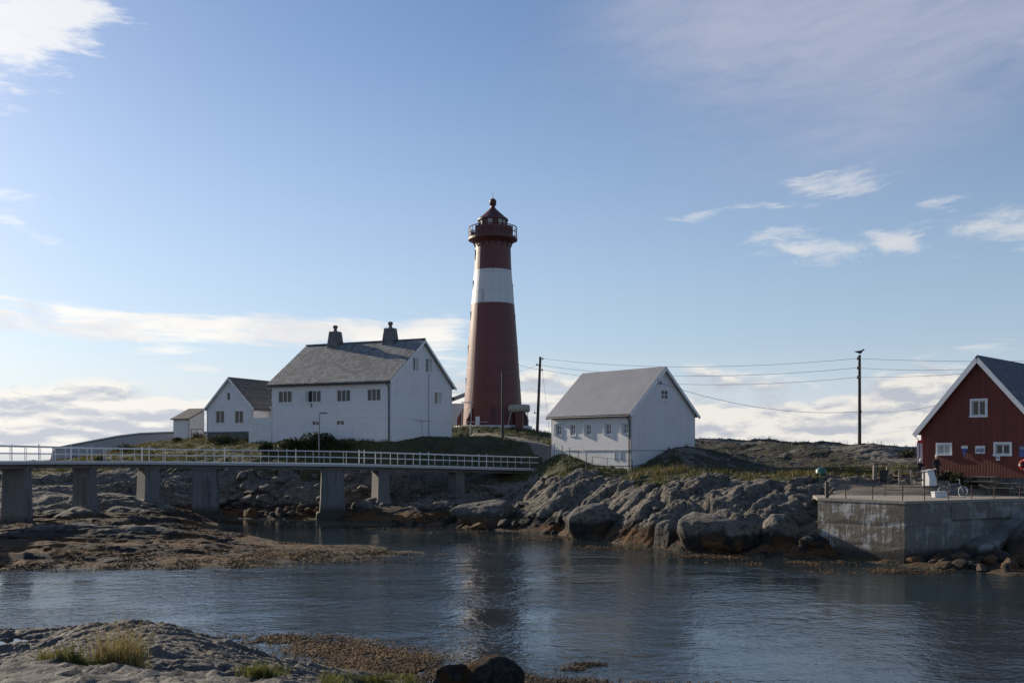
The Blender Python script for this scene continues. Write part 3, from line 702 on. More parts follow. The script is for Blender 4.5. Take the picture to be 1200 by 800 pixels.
# ---- keeper's house
h1 = math.atan2(-6.3, 13.3); e1 = Vector((math.cos(h1), math.sin(h1), 0)); b1 = Vector((-e1.y, e1.x, 0))
L1, W1 = 14.85, 12.9; z1 = 6.3
o1 = Vector((-12.25, 100, z1))-e1*L1
kh = empty('keepers_house', o1, h1, 'large white keeper\'s dwelling with grey slate roof and two squat chimneys', 'house')
f1 = Frame(o1, h1); EV1, RG1 = 13.27-z1, 17.75-z1
hw = [f1.hole(*b, 1, 0, 0) for b in ((326, 457.7, 342, 472), (360.5, 457.2, 376, 471.5), (394.5, 456.4, 410.5, 470.8), (430, 455.2, 446, 469.8))]
hb = [f1.hole(*b, 1, 0, 0) for b in ((365.5, 493, 374.5, 498.3), (394, 492.4, 403.2, 498))]
wall(kh, 'front_wall', [(0, -1.5), (L1, -1.5), (L1, EV1), (0, EV1)], hw+hb, (0, 0, 0), X3, Z3, (0, -1, 0), 'white_cladding')
for i, h in enumerate(hw): window(kh, (0, 0, 0), X3, Z3, (0, -1, 0), h, 3, 1, trim=.09)
for h in hb: window(kh, (0, 0, 0), X3, Z3, (0, -1, 0), h, 2, 1, trim=.05, sill=False)
a, b, c, d = hw[1]
MB().box((a-.02, -.62, b+.03), (a+.03, -.02, d-.02)).build('open_casement', 'white_trim', kh)
MB().tube((a+.45, -.02, b-.1), (a+.6, -.16, b-.5), .06, .05).build('wall_fitting', 'dark_metal', kh)  # dark handle hanging below the open casement
hg = [f1.hole(*b, 0, L1, 1) for b in ((484, 419.5, 490.8, 434), (498.5, 421, 507, 435.5), (509, 459.5, 517.5, 473))]
wall(kh, 'gable_wall', [(0, -1.5), (W1, -1.5), (W1, EV1), (W1/2, RG1), (0, EV1)], hg, (L1, 0, 0), Y3, Z3, X3, 'white_cladding')
for h in hg: window(kh, (L1, 0, 0), Y3, Z3, X3, h, 2, 1, trim=.09, glass=['window_glass', 'curtained_glass'])
wall(kh, 'rear_wall', [(0, -1.5), (L1, -1.5), (L1, EV1), (0, EV1)], [], (0, W1, 0), X3, Z3, (0, 1, 0), 'white_cladding')
wall(kh, 'gable_wall', [(0, -1.5), (W1, -1.5), (W1, EV1), (W1/2, RG1), (0, EV1)], [], (0, 0, 0), Y3, Z3, (-1, 0, 0), 'white_cladding')
rf = roof(kh, L1, W1, EV1, RG1, .42, .32, .16, 'slate_roof')
for x in (L1+.32, -.32): barge(kh, x, W1, EV1, RG1, .42, .26, .05, 'white_trim', 1 if x > 0 else -1)
MB().beam((-.35, W1/2, RG1+.24), (L1+.35, W1/2, RG1+.24), .22, .07).build('ridge_cap', 'dark_slate_roof', rf)
gutter(kh, (-.3, -.47, EV1-.33), (L1+.3, -.47, EV1-.36), .075)
zb = f1.hit(440, 487.5, 1, 0)[2]
for nm, lo, hi in (('belt_course', (-.04, -.045, zb-.05), (L1+.045, -.004, zb+.05)), ('belt_course', (L1+.004, -.045, zb-.05), (L1+.046, W1, zb+.047))):
    MB().box(lo, hi).build(nm, 'white_trim', kh)
downpipe(kh, [(L1-.15, -.47, EV1-.36), (L1-.12, -.07, EV1-.8), (L1-.12, -.07, -.6)], .06)
g1 = f1.hit(502, 438, 0, L1); g2 = f1.hit(502, 514, 0, L1)
downpipe(kh, [(L1+.07, g1.y, g1.z), (L1+.07, g1.y, -.3)], .045, 'grey_trim')
a = f1.hit(485, 492, 0, L1); b = f1.hit(506, 492, 0, L1)
MB().tube((L1+.09, a.y, a.z), (L1+.09, b.y, a.z), .03).tube((L1+.09, (a.y+b.y)/2-.3, a.z), (L1+.09, (a.y+b.y)/2-.3, -.3), .03).build('conduit', 'grey_trim', kh)
MB().tube((L1+.1, W1-.1, EV1-1.2), (L1+.3, W1+.05, EV1-1.5), .12).build('wall_fitting', 'dark_metal', kh)  # stubby dark tube at the gable's rear corner
for px in (393, 457.5):
    q = f1.hit(px, 402, 1, W1/2); x = q.x
    ch = MB().add([(x-.82, W1/2-.72, RG1-.9), (x+.82, W1/2-.72, RG1-.9), (x+.82, W1/2+.72, RG1-.9), (x-.82, W1/2+.72, RG1-.9),
                   (x-.52, W1/2-.5, RG1+1.55), (x+.52, W1/2-.5, RG1+1.55), (x+.52, W1/2+.5, RG1+1.55), (x-.52, W1/2+.5, RG1+1.55)],
                  [(3, 2, 1, 0), (4, 5, 6, 7), (0, 1, 5, 4), (1, 2, 6, 5), (2, 3, 7, 6), (3, 0, 4, 7)]).build('chimney', 'chimney_render', rf, bevel=.04)
    MB().lathe([(0, RG1+1.5), (.22, RG1+1.5), (.17, RG1+1.85), (.26, RG1+1.95), (.28, RG1+2.15), (.18, RG1+2.25), (0, RG1+2.26)], 14, (x, W1/2, 0)).build('chimney_pot', 'chimney_render', rf, smooth=True)
# the low white basement wing that carries the terrace on the left
wg = MB().box((-3.1, .01, -1.5), (-.004, 6, zb+.06)).build('basement_wing', 'white_plaster', kh)
# linking range between dwelling and annexe
lk0 = f1.hit(297, 490, 1, 5.2); lk1 = f1.hit(297, 476.5, 1, 5.2)
hl = [f1.hole(308, 480, 313.5, 490, 1, 5.2, 0)]
wall(kh, 'link_wall', [(-4.6, -1.5), (-.003, -1.5), (-.003, lk1.z), (-4.6, lk1.z)], hl, (0, 5.2, 0), X3, Z3, (0, -1, 0), 'white_cladding')
window(kh, (0, 5.2, 0), X3, Z3, (0, -1, 0), hl[0], 2, 1, trim=.07)

# ---- annexe with its own gable
o2 = Vector((-34.75, 113.4, 6.3)); an = empty('annexe_house', o2, h1, 'small white gabled annexe with dark roof left of the large slate-roofed dwelling', 'house')
f2 = Frame(o2, h1); WA, LA = 6.6, 9.0
EVa = f2.hit(241, 478, 1, 0).z; RGa = f2.hit(268.5, 443.5, 1, 0).z
fz = f2.hit(262, 505.8, 1, 0).z
ha = [f2.hole(*b, 1, 0, 0) for b in ((252.6, 481, 262.8, 496), (274.8, 481, 285, 496), (266, 459.5, 269.8, 469))]
wall(an, 'front_wall', [(0, fz), (WA, fz), (WA, EVa), (WA/2, RGa), (0, EVa)], ha, (0, 0, 0), X3, Z3, (0, -1, 0), 'white_cladding')
for h in ha[:2]: window(an, (0, 0, 0), X3, Z3, (0, -1, 0), h, 2, 1, trim=.08)
window(an, (0, 0, 0), X3, Z3, (0, -1, 0), ha[2], 1, 1, trim=.06)
MB().box((.05, .06, -1.5), (WA-.05, LA, fz-.003)).build('stone_foundation', 'stone_foundation', an)
wall(an, 'side_wall', [(0, fz), (LA, fz), (LA, EVa), (0, EVa)], [], (WA, 0, 0), Y3, Z3, X3, 'white_cladding')
wall(an, 'side_wall', [(0, fz), (LA, fz), (LA, EVa), (0, EVa)], [], (0, 0, 0), Y3, Z3, (-1, 0, 0), 'white_cladding')
ra = empty('roof_turn', (0, 0, 0)); bpy.data.objects.remove(ra)
def roof_y(parent, Wd, L, eave, ridge, ov, ovg, th, material):
    hw_ = Wd/2; s_ = (ridge-eave)/hw_; mb = MB()
    for sg in (-1, 1):
        xo = hw_+sg*(hw_+ov); zo = eave-ov*s_
        A = [(xo, -ovg, zo), (xo, L+ovg, zo), (hw_, L+ovg, ridge), (hw_, -ovg, ridge)]
        up = Vector((sg*s_, 0, 1)).normalized()*th; B = [tuple(Vector(p)+up) for p in A]
        B[2] = (hw_, L+ovg, ridge+th*math.sqrt(1+s_*s_)); B[3] = (hw_, -ovg, ridge+th*math.sqrt(1+s_*s_))
        mb.add(A+B, [(3, 2, 1, 0), (4, 5, 6, 7), (0, 1, 5, 4), (1, 2, 6, 5), (3, 0, 4, 7)])
    r = mb.build('roof', material, parent)
    for sg in (-1, 1):
        MB().beam((hw_+sg*(hw_+ov), -ovg-.03, eave-ov*s_), (hw_, -ovg-.03, ridge), .05, .2).build('bargeboard', 'white_trim', parent)
    return r
roof_y(an, WA, LA, EVa, RGa, .3, .22, .13, 'dark_slate_roof')
downpipe(an, [(.1, -.06, EVa-.3), (.1, -.06, -.3)], .04, 'grey_trim')

# ---- shed
o3 = Vector((-39.25, 121, 6.9)); f3 = Frame(o3, h1)
sh = empty('garden_shed', o3, h1, 'tiny white lean-to shed with dark sloping roof beside the annexe', 'shed')
LS, WS = 2.5, 2.6; hf = f3.hit(213, 490.5, 1, 0).z; hbk = hf+1.15
wall(sh, 'front_wall', [(-LS, -1), (0, -1), (0, hf), (-LS, hf)], [], (0, 0, 0), X3, Z3, (0, -1, 0), 'white_boards')
hd = [(.9, -.2, 1.9, 1.6)]
wall(sh, 'side_wall', [(0, -1), (WS, -1), (WS, hbk), (0, hf)], [], (0, 0, 0), Y3, Z3, X3, 'white_boards')
MB().box((.004, 1.15, -.1), (.05, 2.2, 1.75)).build('door', 'white_trim', sh)
wall(sh, 'side_wall', [(0, -1), (WS, -1), (WS, hbk), (0, hf)], [], (-LS, 0, 0), Y3, Z3, (-1, 0, 0), 'white_boards')
wall(sh, 'rear_wall', [(-LS, -1), (0, -1), (0, hbk), (-LS, hbk)], [], (0, WS, 0), X3, Z3, (0, 1, 0), 'white_boards')
k = (hbk-hf)/WS
MB().add([(-LS-.2, -.3, hf-.3*k), (.2, -.3, hf-.3*k), (.2, WS+.2, hbk+.2*k), (-LS-.2, WS+.2, hbk+.2*k), (-LS-.2, -.3, hf-.3*k+.14), (.2, -.3, hf-.3*k+.14), (.2, WS+.2, hbk+.2*k+.14), (-LS-.2, WS+.2, hbk+.2*k+.14)],
         [(3, 2, 1, 0), (4, 5, 6, 7), (0, 1, 5, 4), (1, 2, 6, 5), (2, 3, 7, 6), (3, 0, 4, 7)]).build('roof', 'dark_slate_roof', sh)
gf = empty('garden_railing', at(231, 517, 119.5), h1, 'little dark metal railing standing at the shed\'s door', 'railing')
for x in (-.9, 0, .9): MB().tube((x, 0, -.3), (x, 0, 1.5), .035).build('post', 'dark_metal', gf)
for z in (1.47, .8): MB().tube((-.9, 0, z), (.9, 0, z), .03).build('rail', 'dark_metal', gf)

# ---- long pale concrete shed roof behind the grass on the far left
def pale():
    r = empty('pale_storehouse', (0, 0, 0), 0, 'long low pale grey storehouse roof rising behind the grass near the bridge', 'building')
    Y = 127.0; top = [(62, 526), (78, 522.5), (110, 516.5), (140, 511), (165, 508), (205, 506.3), (260, 506.5)]
    P = [at(x, y, Y) for x, y in top]; mb = MB(); n = len(P)
    vs = [p for p in P]+[Vector((p.x-4, p.y+16, p.z-.6)) for p in P]
    mb.add(vs, [(i, i+1, n+i+1, n+i) for i in range(n-1)]); mb.build('roof', 'pale_concrete', r)
    mb = MB(); lo = [Vector((p.x-(1.0 if i == 0 else 0), p.y-.1, 2.0)) for i, p in enumerate(P)]
    mb.add([p+Vector((0, -.1, -.12)) for p in P]+lo, [(i, i+1, n+i+1, n+i) for i in range(n-1)]); mb.build('wall', 'pale_concrete', r)
    mb = MB(); mb.add([P[0]+Vector((0, -.1, -.12)), P[0]+Vector((-4, 16, -.72)), Vector((P[0].x-5, Y+16, 2)), lo[0]], [(0, 1, 2, 3)]); mb.build('wall', 'pale_concrete', r)
    a = at(78, 531.5, Y-1.2)
    MB().box((a.x-.75, Y-1.3, 2), (a.x+.75, Y-.12, a.z)).build('buttress', 'pale_concrete', r)
    for x0, x1 in zip(P, P[1:]): MB().beam(x0+Vector((0, -.12, .05)), x1+Vector((0, -.12, .05)), .3, .16).build('eaves_board', 'grey_trim', r)
pale()

# ---- white barn with grey roof
h2 = math.atan2(-7.0, 6.1); o4 = Vector((3.43, 87, 4.2)); f4 = Frame(o4, h2); LB, WB = 9.3, 8.15
bn = empty('white_barn', o4, h2, 'white two-level barn with plain grey roof and five small shuttered windows', 'house')
EVb = EYE+48/F*80-4.2; RGb = EYE+98.5*82.65/F-4.2
zf = f4.hit(700, 527.3, 1, 0).z
wb = [f4.hole(*b, 1, 0, 0) for b in ((652, 497.8, 657.6, 509.5), (668.3, 497.3, 674, 510), (687, 497.3, 692.6, 509.5), (710.3, 496.5, 716.2, 509), (730.5, 495.8, 736, 508))]
db = f4.hole(721, 528.5, 727, 539.5, 1, 0, 0)
wall(bn, 'front_wall', [(0, zf), (LB, zf), (LB, EVb), (0, EVb)], wb, (0, 0, 0), X3, Z3, (0, -1, 0), 'white_boards')
for i, h in enumerate(wb):
    w = window(bn, (0, 0, 0), X3, Z3, (0, -1, 0), h, 2, 2, trim=.10, hood=.10, frame=.07)
    if i != 1: MB().box((h[0]-.16, -.17, h[1]-.1), (h[0]-.115, -.037, h[3]+.08)).build('shutter', 'white_trim', w)
wall(bn, 'basement_wall', [(.03, -2), (LB-.03, -2), (LB-.03, zf), (.03, zf)], [db], (0, .03, 0), X3, Z3, (0, -1, 0), 'white_plaster')
MB().box((db[0], .05, db[1]), (db[2], .1, db[3])).build('basement_door', 'white_trim', bn)
MB().box((db[0]-.09, -.03, db[1]), (db[0]-.003, .06, db[3]+.1)).box((db[2]+.003, -.03, db[1]), (db[2]+.09, .06, db[3]+.1)).build('door_frame', 'grey_trim', bn)
wgb = [f4.hole(774.6, 457.2, 783, 467.6, 0, LB, 1)]
wall(bn, 'gable_wall', [(0, zf), (WB, zf), (WB, EVb), (WB/2, RGb), (0, EVb)], wgb, (LB, 0, 0), Y3, Z3, X3, 'white_boards')
window(bn, (LB, 0, 0), Y3, Z3, X3, wgb[0], 2, 2, trim=.12)
wall(bn, 'basement_wall', [(.03, -2), (WB, -2), (WB, zf), (.03, zf)], [], (LB-.03, 0, 0), Y3, Z3, X3, 'white_plaster')
wall(bn, 'rear_wall', [(0, -2), (LB, -2), (LB, EVb), (0, EVb)], [], (0, WB, 0), X3, Z3, (0, 1, 0), 'white_boards')
wall(bn, 'gable_wall', [(0, -2), (WB, -2), (WB, EVb), (WB/2, RGb), (0, EVb)], [], (0, 0, 0), Y3, Z3, (-1, 0, 0), 'white_boards')
MB().box((-.03, -.035, zf-.04), (LB+.035, -.002, zf+.03)).build('drip_board', 'grey_trim', bn)
MB().box((LB+.002, -.033, zf-.04), (LB+.035, WB, zf+.032)).build('drip_board', 'grey_trim', bn)
roof(bn, LB, WB, EVb, RGb, .32, .25, .12, 'grey_sheet_roof')
for x in (LB+.25, -.25): barge(bn, x, WB, EVb, RGb, .34, .24, .05, 'white_trim', 1 if x > 0 else -1)
sb_ = (RGb-EVb)/(WB/2)
gutter(bn, (-.25, -.39, EVb-.33), (LB+.2, -.39, EVb-.36), .075)
downpipe(bn, [(LB-.1, -.39, EVb-.36), (LB-.12, -.08, EVb-.75), (LB-.12, -.08, -.2)], .055)
q = f4.hit(770.5, 448.5, 0, LB)
br = MB().tube((LB, q.y-.25, q.z+.1), (LB+.25, q.y-.25, q.z+.1), .025).tube((LB, q.y+.1, q.z-.05), (LB+.25, q.y+.1, q.z-.05), .025).build('wire_bracket', 'dark_metal', bn)
for yy, zz in ((q.y-.25, q.z+.1), (q.y+.1, q.z-.05)): MB().lathe([(0, -.1), (.06, -.1), (.08, 0), (.05, .1), (0, .12)], 10, (LB+.25, yy, zz+.05)).build('insulator', 'insulator', br)
BARN_HOOK = f4.m @ Vector((LB+.25, q.y, q.z))

# ---- red timber house
h3 = R(45); o5 = Vector((31.59, 59.47, 3.6)); f5 = Frame(o5, h3); WR, LR = 7.15, 10.5
rh = empty('red_timber_house', o5, h3, 'dark red boarded house with white gable boards and blue-grey roof', 'house')
RGr = EYE+109.5*62/F-3.6; EVr = RGr-4.27
RN = (-1, 0, 0)
hr = [f5.hole(*b, 0, 0, 1) for b in ((1099, 520.8, 1113.5, 531.5), (1166.8, 520, 1183.5, 532), (1139, 469, 1155, 487))]
wall(rh, 'gable_wall', [(0, .75), (WR, .75), (WR, EVr), (WR/2, RGr), (0, EVr)], hr, (0, 0, 0), Y3, Z3, RN, 'red_boards')
for h, g in zip(hr, (['curtained_glass', 'curtained_glass'], 'window_glass', ['window_glass'])):
    window(rh, (0, 0, 0), Y3, Z3, RN, h, 2, 1, trim=.12, frame=.06, glass=g)
wall(rh, 'side_wall', [(0, .75), (LR, .75), (LR, EVr), (0, EVr)], [], (0, WR, 0), X3, Z3, Y3, 'red_boards')
wall(rh, 'side_wall', [(0, .75), (LR, .75), (LR, EVr), (0, EVr)], [], (0, 0, 0), X3, Z3, (0, -1, 0), 'red_boards')
wall(rh, 'gable_wall', [(0, .75), (WR, .75), (WR, EVr), (WR/2, RGr), (0, EVr)], [], (LR, 0, 0), Y3, Z3, X3, 'red_boards')
MB().box((.06, .06, -1.2), (LR-.06, WR-.06, .75)).build('stone_foundation', 'stone_foundation', rh)
roof(rh, LR, WR, EVr, RGr, .34, .30, .15, 'blue_slate_roof')
barge(rh, -.30, WR, EVr, RGr, .36, .27, .06, 'white_trim', -1)
for y in (.06, WR-.06): MB().box((-.05, y-.07, .75), (-.002, y+.07, EVr-.05)).build('corner_board', 'red_boards', rh)

def on_red(px, py, off=.05): return f5.m @ (f5.hit(px, py, 0, -off))
def wall_sheet(name, x0, y0, x1, y1, m, label, cat, group=None, shape=None, mats=None):
    a, b, c, d = f5.hole(x0, y0, x1, y1, 0, 0, 1)
    r = empty(name, f5.m @ Vector((-.03, (a+c)/2, (b+d)/2)), h3, label, cat, group)
    w, h = (c-a)/2, (d-b)/2
    return r, w, h
r_, w, h = wall_sheet('wall_pennant', 1127, 522, 1134.5, 535, None, 'pointed blue pennant with white header hung between the red wall\'s lower windows', 'pennant')
MB().add([(0, w, h*.45), (0, -w, h*.45), (0, 0, -h), (-.025, w, h*.45), (-.025, -w, h*.45), (-.025, 0, -h)], [(0, 2, 1), (3, 4, 5), (0, 1, 4, 3), (1, 2, 5, 4), (2, 0, 3, 5)]).build('cloth', 'flag_blue', r_)
MB().box((-.03, -w, h*.47), (0, w, h)).build('header', 'paper_white', r_)
r_, w, h = wall_sheet('wall_poster', 1143.3, 522, 1154.6, 531.3, None, 'wide pale poster with grey picture hung on the red wall left of a window', 'poster')
MB().box((-.03, -w, -h), (0, w, h)).build('board', 'paper_white', r_)
pm = MB(); pm.add([(-.034, y*w, z*h) for y, z in ((.85, -.1), (.5, .35), (.1, .1), (-.3, .5), (-.8, .2), (-.85, -.5), (-.2, -.75), (.4, -.45), (.8, -.7))], [tuple(range(9))]); pm.build('print', 'print_grey', r_)
r_, w, h = wall_sheet('paper_notice', 1167.4, 533.8, 1172, 539.3, None, 'small white notice sheet pinned under the right-hand red wall window', 'notice')
MB().box((-.02, -w, -h), (0, w, h)).build('sheet', 'paper_white', r_)
MB().box((-.023, -w*.7, -h*.2), (-.021, w*.7, h*.5)).build('print', 'print_grey', r_)
r_, w, h = wall_sheet('wall_board', 1194.8, 522, 1203, 535, None, 'dark blue upright board hung on the red wall at the picture\'s right edge', 'board')
MB().box((-.04, -w, -h), (0, w, h)).build('board', 'flag_blue', r_)
MB().box((-.044, -w*.8, h*.35), (-.041, w*.8, h*.8)).build('print', 'print_grey', r_)
q = on_red(1201, 544.5, .12)
lb = empty('lifebuoy', q, h3, 'red and white lifebuoy hung low on the red wall', 'lifebuoy')
def ring(mb, Rr, r, a0, a1, n=12, m=8):
    vs = []; 
    for i in range(n+1):
        t = a0+(a1-a0)*i/n
        for j in range(m):
            s = 2*math.pi*j/m; rr = Rr+r*math.cos(s); vs.append((r*math.sin(s), rr*math.cos(t), rr*math.sin(t)))
    mb.add(vs, [(i*m+j, i*m+(j+1) % m, (i+1)*m+(j+1) % m, (i+1)*m+j) for i in range(n) for j in range(m)])
for k in range(4):
    mb = MB(); ring(mb, .27, .075, k*math.pi/2+.2, (k+1)*math.pi/2-.2); mb.build('ring_section', 'bright_red', lb, smooth=True)
    mb = MB(); ring(mb, .27, .077, (k+1)*math.pi/2-.2, (k+1)*math.pi/2+.2, 5); mb.build('white_band', 'paper_white', lb, smooth=True)

# ---- small building glimpsed behind the tower
hb_ = empty('outbuilding', at(535, 506, 136), 0, 'white outbuilding half hidden between the slate-roofed dwelling and the lighthouse', 'building')
MB().box((-2.2, 0, -2), (2.0, 5, 3.9)).build('wall', 'white_boards', hb_)
MB().add([(-2.5, -.2, 3.8), (2.3, -.2, 4.9+.7), (2.3, 5.2, 5.6), (-2.5, 5.2, 3.8), (-2.5, -.2, 4.0), (2.3, -.2, 5.8), (2.3, 5.2, 5.8), (-2.5, 5.2, 4.0)], [(3, 2, 1, 0), (4, 5, 6, 7), (0, 1, 5, 4), (1, 2, 6, 5), (2, 3, 7, 6), (3, 0, 4, 7)]).build('roof', 'grey_trim', hb_)

# ------------------------------------------------------------------ lighthouse
YL = 123.0; lz = EYE+(HZ-499.5)/F*YL; lx = (577.6-600)/F*YL; kp = YL/F
lh = empty('lighthouse', (lx, YL, lz), 0, 'tall tapering dark red iron lighthouse with a white band and railed gallery', 'lighthouse')
def zz(py): return (499.5-py)*kp
def rr(py):   # half width of the tower against rows of the picture
    pts = [(280, 20.2), (318, 21.9), (357, 25.2), (400, 28.6), (440, 31.2), (472, 33.6), (500, 36.0)]
    for (a, ra_), (b, rb_) in zip(pts, pts[1:]):
        if py <= b: return (ra_+(rb_-ra_)*(py-a)/(b-a))*kp
    return 36*kp
def shaft(y0, y1, n=12): return [(rr(y0+(y1-y0)*i/n), zz(y0+(y1-y0)*i/n)) for i in range(n+1)]
MB().lathe(shaft(500, 357.2), 48).build('lower_shaft', 'iron_red', lh, smooth=True)
MB().lathe([(r+.004, z) for r, z in shaft(357.2, 318)], 48).build('white_band', 'iron_white', lh, smooth=True)
MB().lathe(shaft(318, 281), 48).build('upper_shaft', 'iron_red', lh, smooth=True)
gz = zz(281.5); gr = 28.8*kp
gal = MB().lathe([(rr(282), gz-.55), (rr(282)+.10, gz-.38), (gr*.90, gz-.16), (gr, gz-.05), (gr, gz+.22), (0, gz+.22)], 40).build('gallery', 'iron_dark_red', lh, smooth=True)
for k in range(16):
    t = 2*math.pi*(k+.5)/16; c, s = math.cos(t), math.sin(t)
    MB().beam((rr(284)*c, rr(284)*s, gz-1.0), (gr*.82*c, gr*.82*s, gz-.2), .07, .12).build('bracket', 'iron_dark_red', gal)
grz = gz+1.5
for k in range(32):
    t = 2*math.pi*k/32; c, s = math.cos(t)*gr*.97, math.sin(t)*gr*.97
    MB().tube((c, s, gz+.2), (c, s, grz), .035, n=6).build('baluster', 'iron_dark_red', gal)
for z, r_2 in ((grz, .06), (gz+.85, .04)):
    mb = MB(); n = 40
    mb.path([(math.cos(2*math.pi*i/n)*gr*.97, math.sin(2*math.pi*i/n)*gr*.97, z) for i in range(n+1)], r_2, 6); mb.build('handrail', 'iron_dark_red', gal)
for k in range(32):     # sheet panels filling most bays, a few left open at the sides
    if k in (1, 2, 14, 15, 18, 19, 29, 30): continue
    t0, t1 = 2*math.pi*k/32, 2*math.pi*(k+1)/32
    MB().lathe([(gr*.965, gz+.22), (gr*.965, grz-.12)], 3, a0=t0+.01, a1=t1-.01).build('panel', 'iron_dark_red', gal)
lr = 16.6*kp; lt = zz(258.5)
MB().lathe([(lr, gz+.2), (lr, zz(266.5)), (lr*1.03, zz(266.3)), (0, zz(266.2))], 24).build('watch_room', 'iron_dark_red', lh, smooth=True)
ln = MB().lathe([(lr*.96, zz(266.2)), (lr*.96, lt)], 16).build('lantern', 'window_glass', lh)
for k in range(16):
    t = 2*math.pi*k/16; c, s = math.cos(t)*lr, math.sin(t)*lr
    MB().tube((c, s, zz(266.2)), (c, s, lt+.05), .06, n=6).build('glazing_bar', 'iron_dark_red', ln)
for k in range(16):
    if k in (11, 13, 14, 0, 9): 
        t0, t1 = 2*math.pi*k/16, 2*math.pi*(k+1)/16
        MB().lathe([(lr*.975, zz(266)), (lr*.975, lt)], 2, a0=t0+.02, a1=t1-.02).build('pane', 'curtained_glass', ln)
    else:
        t0, t1 = 2*math.pi*k/16, 2*math.pi*(k+1)/16
        MB().lathe([(lr*.985, zz(266)), (lr*.985, lt)], 2, a0=t0, a1=t1).build('blind_panel', 'iron_dark_red', ln)
cr = 18.0*kp
dome = MB().lathe([(cr, lt-.05), (cr, lt+.12), (cr*.80, zz(254.5)), (cr*.45, zz(249)), (.16*cr, zz(244)), (.13*cr, zz(241)), (.22*cr, zz(240.4)), (.24*cr, zz(239.5))], 24).build('lantern_roof', 'iron_dark_red', lh, smooth=True)
bz = zz(236.6); br_ = 4.0*kp
MB().lathe([(.02+br_*math.sin(math.pi*i/12), bz-br_*math.cos(math.pi*i/12)) for i in range(13)], 18).build('ball_finial', 'iron_dark_red', dome, smooth=True)
MB().tube((0, 0, bz+br_*.9), (0, 0, zz(224)), .035, .02).build('lightning_rod', 'dark_metal', dome)
for side, rows in ((-1, (300, 336, 372, 411, 449)), (1, (298, 340, 375, 412, 451))):   # hooded stair windows up both flanks
    for py in rows:
        r = rr(py); y0 = -.25 if side < 0 else -.15
        w = MB().box((side*(r-.25)-.22, y0-.45, zz(py+6)), (side*(r-.25)+.22+0, y0+.45, zz(py-6))).build('window', 'iron_dark_red', lh)
        x = side*(r-.25)+side*.225
        MB().add([(x+side*.004, y0-.3, zz(py+4.5)), (x+side*.004, y0+.3, zz(py+4.5)), (x+side*.004, y0+.3, zz(py-4.5)), (x+side*.004, y0-.3, zz(py-4.5))], [(0, 1, 2, 3)]).build('pane', 'window_glass', w)
for k in range(8):   # iron fins stiffening the foot
    t = 2*math.pi*(k+.03)/8; c, s = math.cos(t), math.sin(t); r0, r1 = rr(478)-.1, rr(500)+.62
    n_ = Vector((-s, c, 0))*.12
    A = [Vector((r0*c, r0*s, zz(478))), Vector(((r0+.35)*c, (r0+.35)*s, zz(480))), Vector((r1*c, r1*s, zz(491))), Vector((r1*c, r1*s, zz(500))), Vector((r0*c, r0*s, zz(500)))]
    MB().add([p-n_ for p in A]+[p+n_ for p in A], [(0, 1, 2, 3, 4), (9, 8, 7, 6, 5)]+[(i, (i+1) % 5, 5+(i+1) % 5, 5+i) for i in range(5)]).build('foot_fin', 'iron_dark_red', lh)
MB().lathe([(rr(500)+1.05, -2.2), (rr(500)+1.05, -.02), (rr(500)+.95, .04), (0, .05)], 40).build('stone_plinth', 'white_plaster', lh)
pc = Vector((-3.1, -3.3, 0))
pch = MB()
for a, b in (((-.55, 0), (-.55, 0)), ((.55, 0), (.55, 0))): pch.tube((pc.x+a[0], pc.y, -.3), (pc.x+a[0], pc.y, 2.8), .05)
pch.tube((pc.x-.6, pc.y, 2.8), (pc.x+.9, pc.y, 2.8), .06); pch.build('porch_frame', 'grey_trim', lh)
MB().box((-2.0, -3.95, .1), (-1.5, -3.75, 1.1)).build('switch_box', 'paper_white', lh)
MB().tube((-3.2, -3.9, .42), (-.6, -4.3, .42), .05).build('pipe_rail', 'grey_trim', lh)
# fog signal tank beside the foot
ft = empty('fog_signal_tank', at(608.5, 499.5, 118.2), R(-4), 'beige horizontal cylinder tank on a dark red stand at the lighthouse foot', 'tank')
kt = 118.2/F; cz = (499.5-478.5)*kt
MB().add(*(lambda prof, n: ([(x, r*math.cos(2*math.pi*i/n), cz+r*math.sin(2*math.pi*i/n)) for x, r in prof for i in range(n)], [(j*n+i, j*n+(i+1) % n, (j+1)*n+(i+1) % n, (j+1)*n+i) for j in range(len(prof)-1) for i in range(n)]))([(-1.28, .02), (-1.27, .3), (-1.15, .46), (-.6, .48), (-.58, .51), (-.54, .51), (-.52, .48), (.52, .48), (.54, .51), (.58, .51), (.6, .48), (1.15, .46), (1.27, .3), (1.28, .02)], 24)).build('tank', 'tank_paint', ft, smooth=True)
MB().box((-.45, -.4, -.4), (.45, .4, cz-.45)).build('stand', 'iron_dark_red', ft, bevel=.03)
for x in (-.95, 1.0): MB().tube((x, -.3, cz-.35), (x-.55 if x < 0 else x+.1, -.5, -.6), .045).build('leg', 'grey_trim', ft)

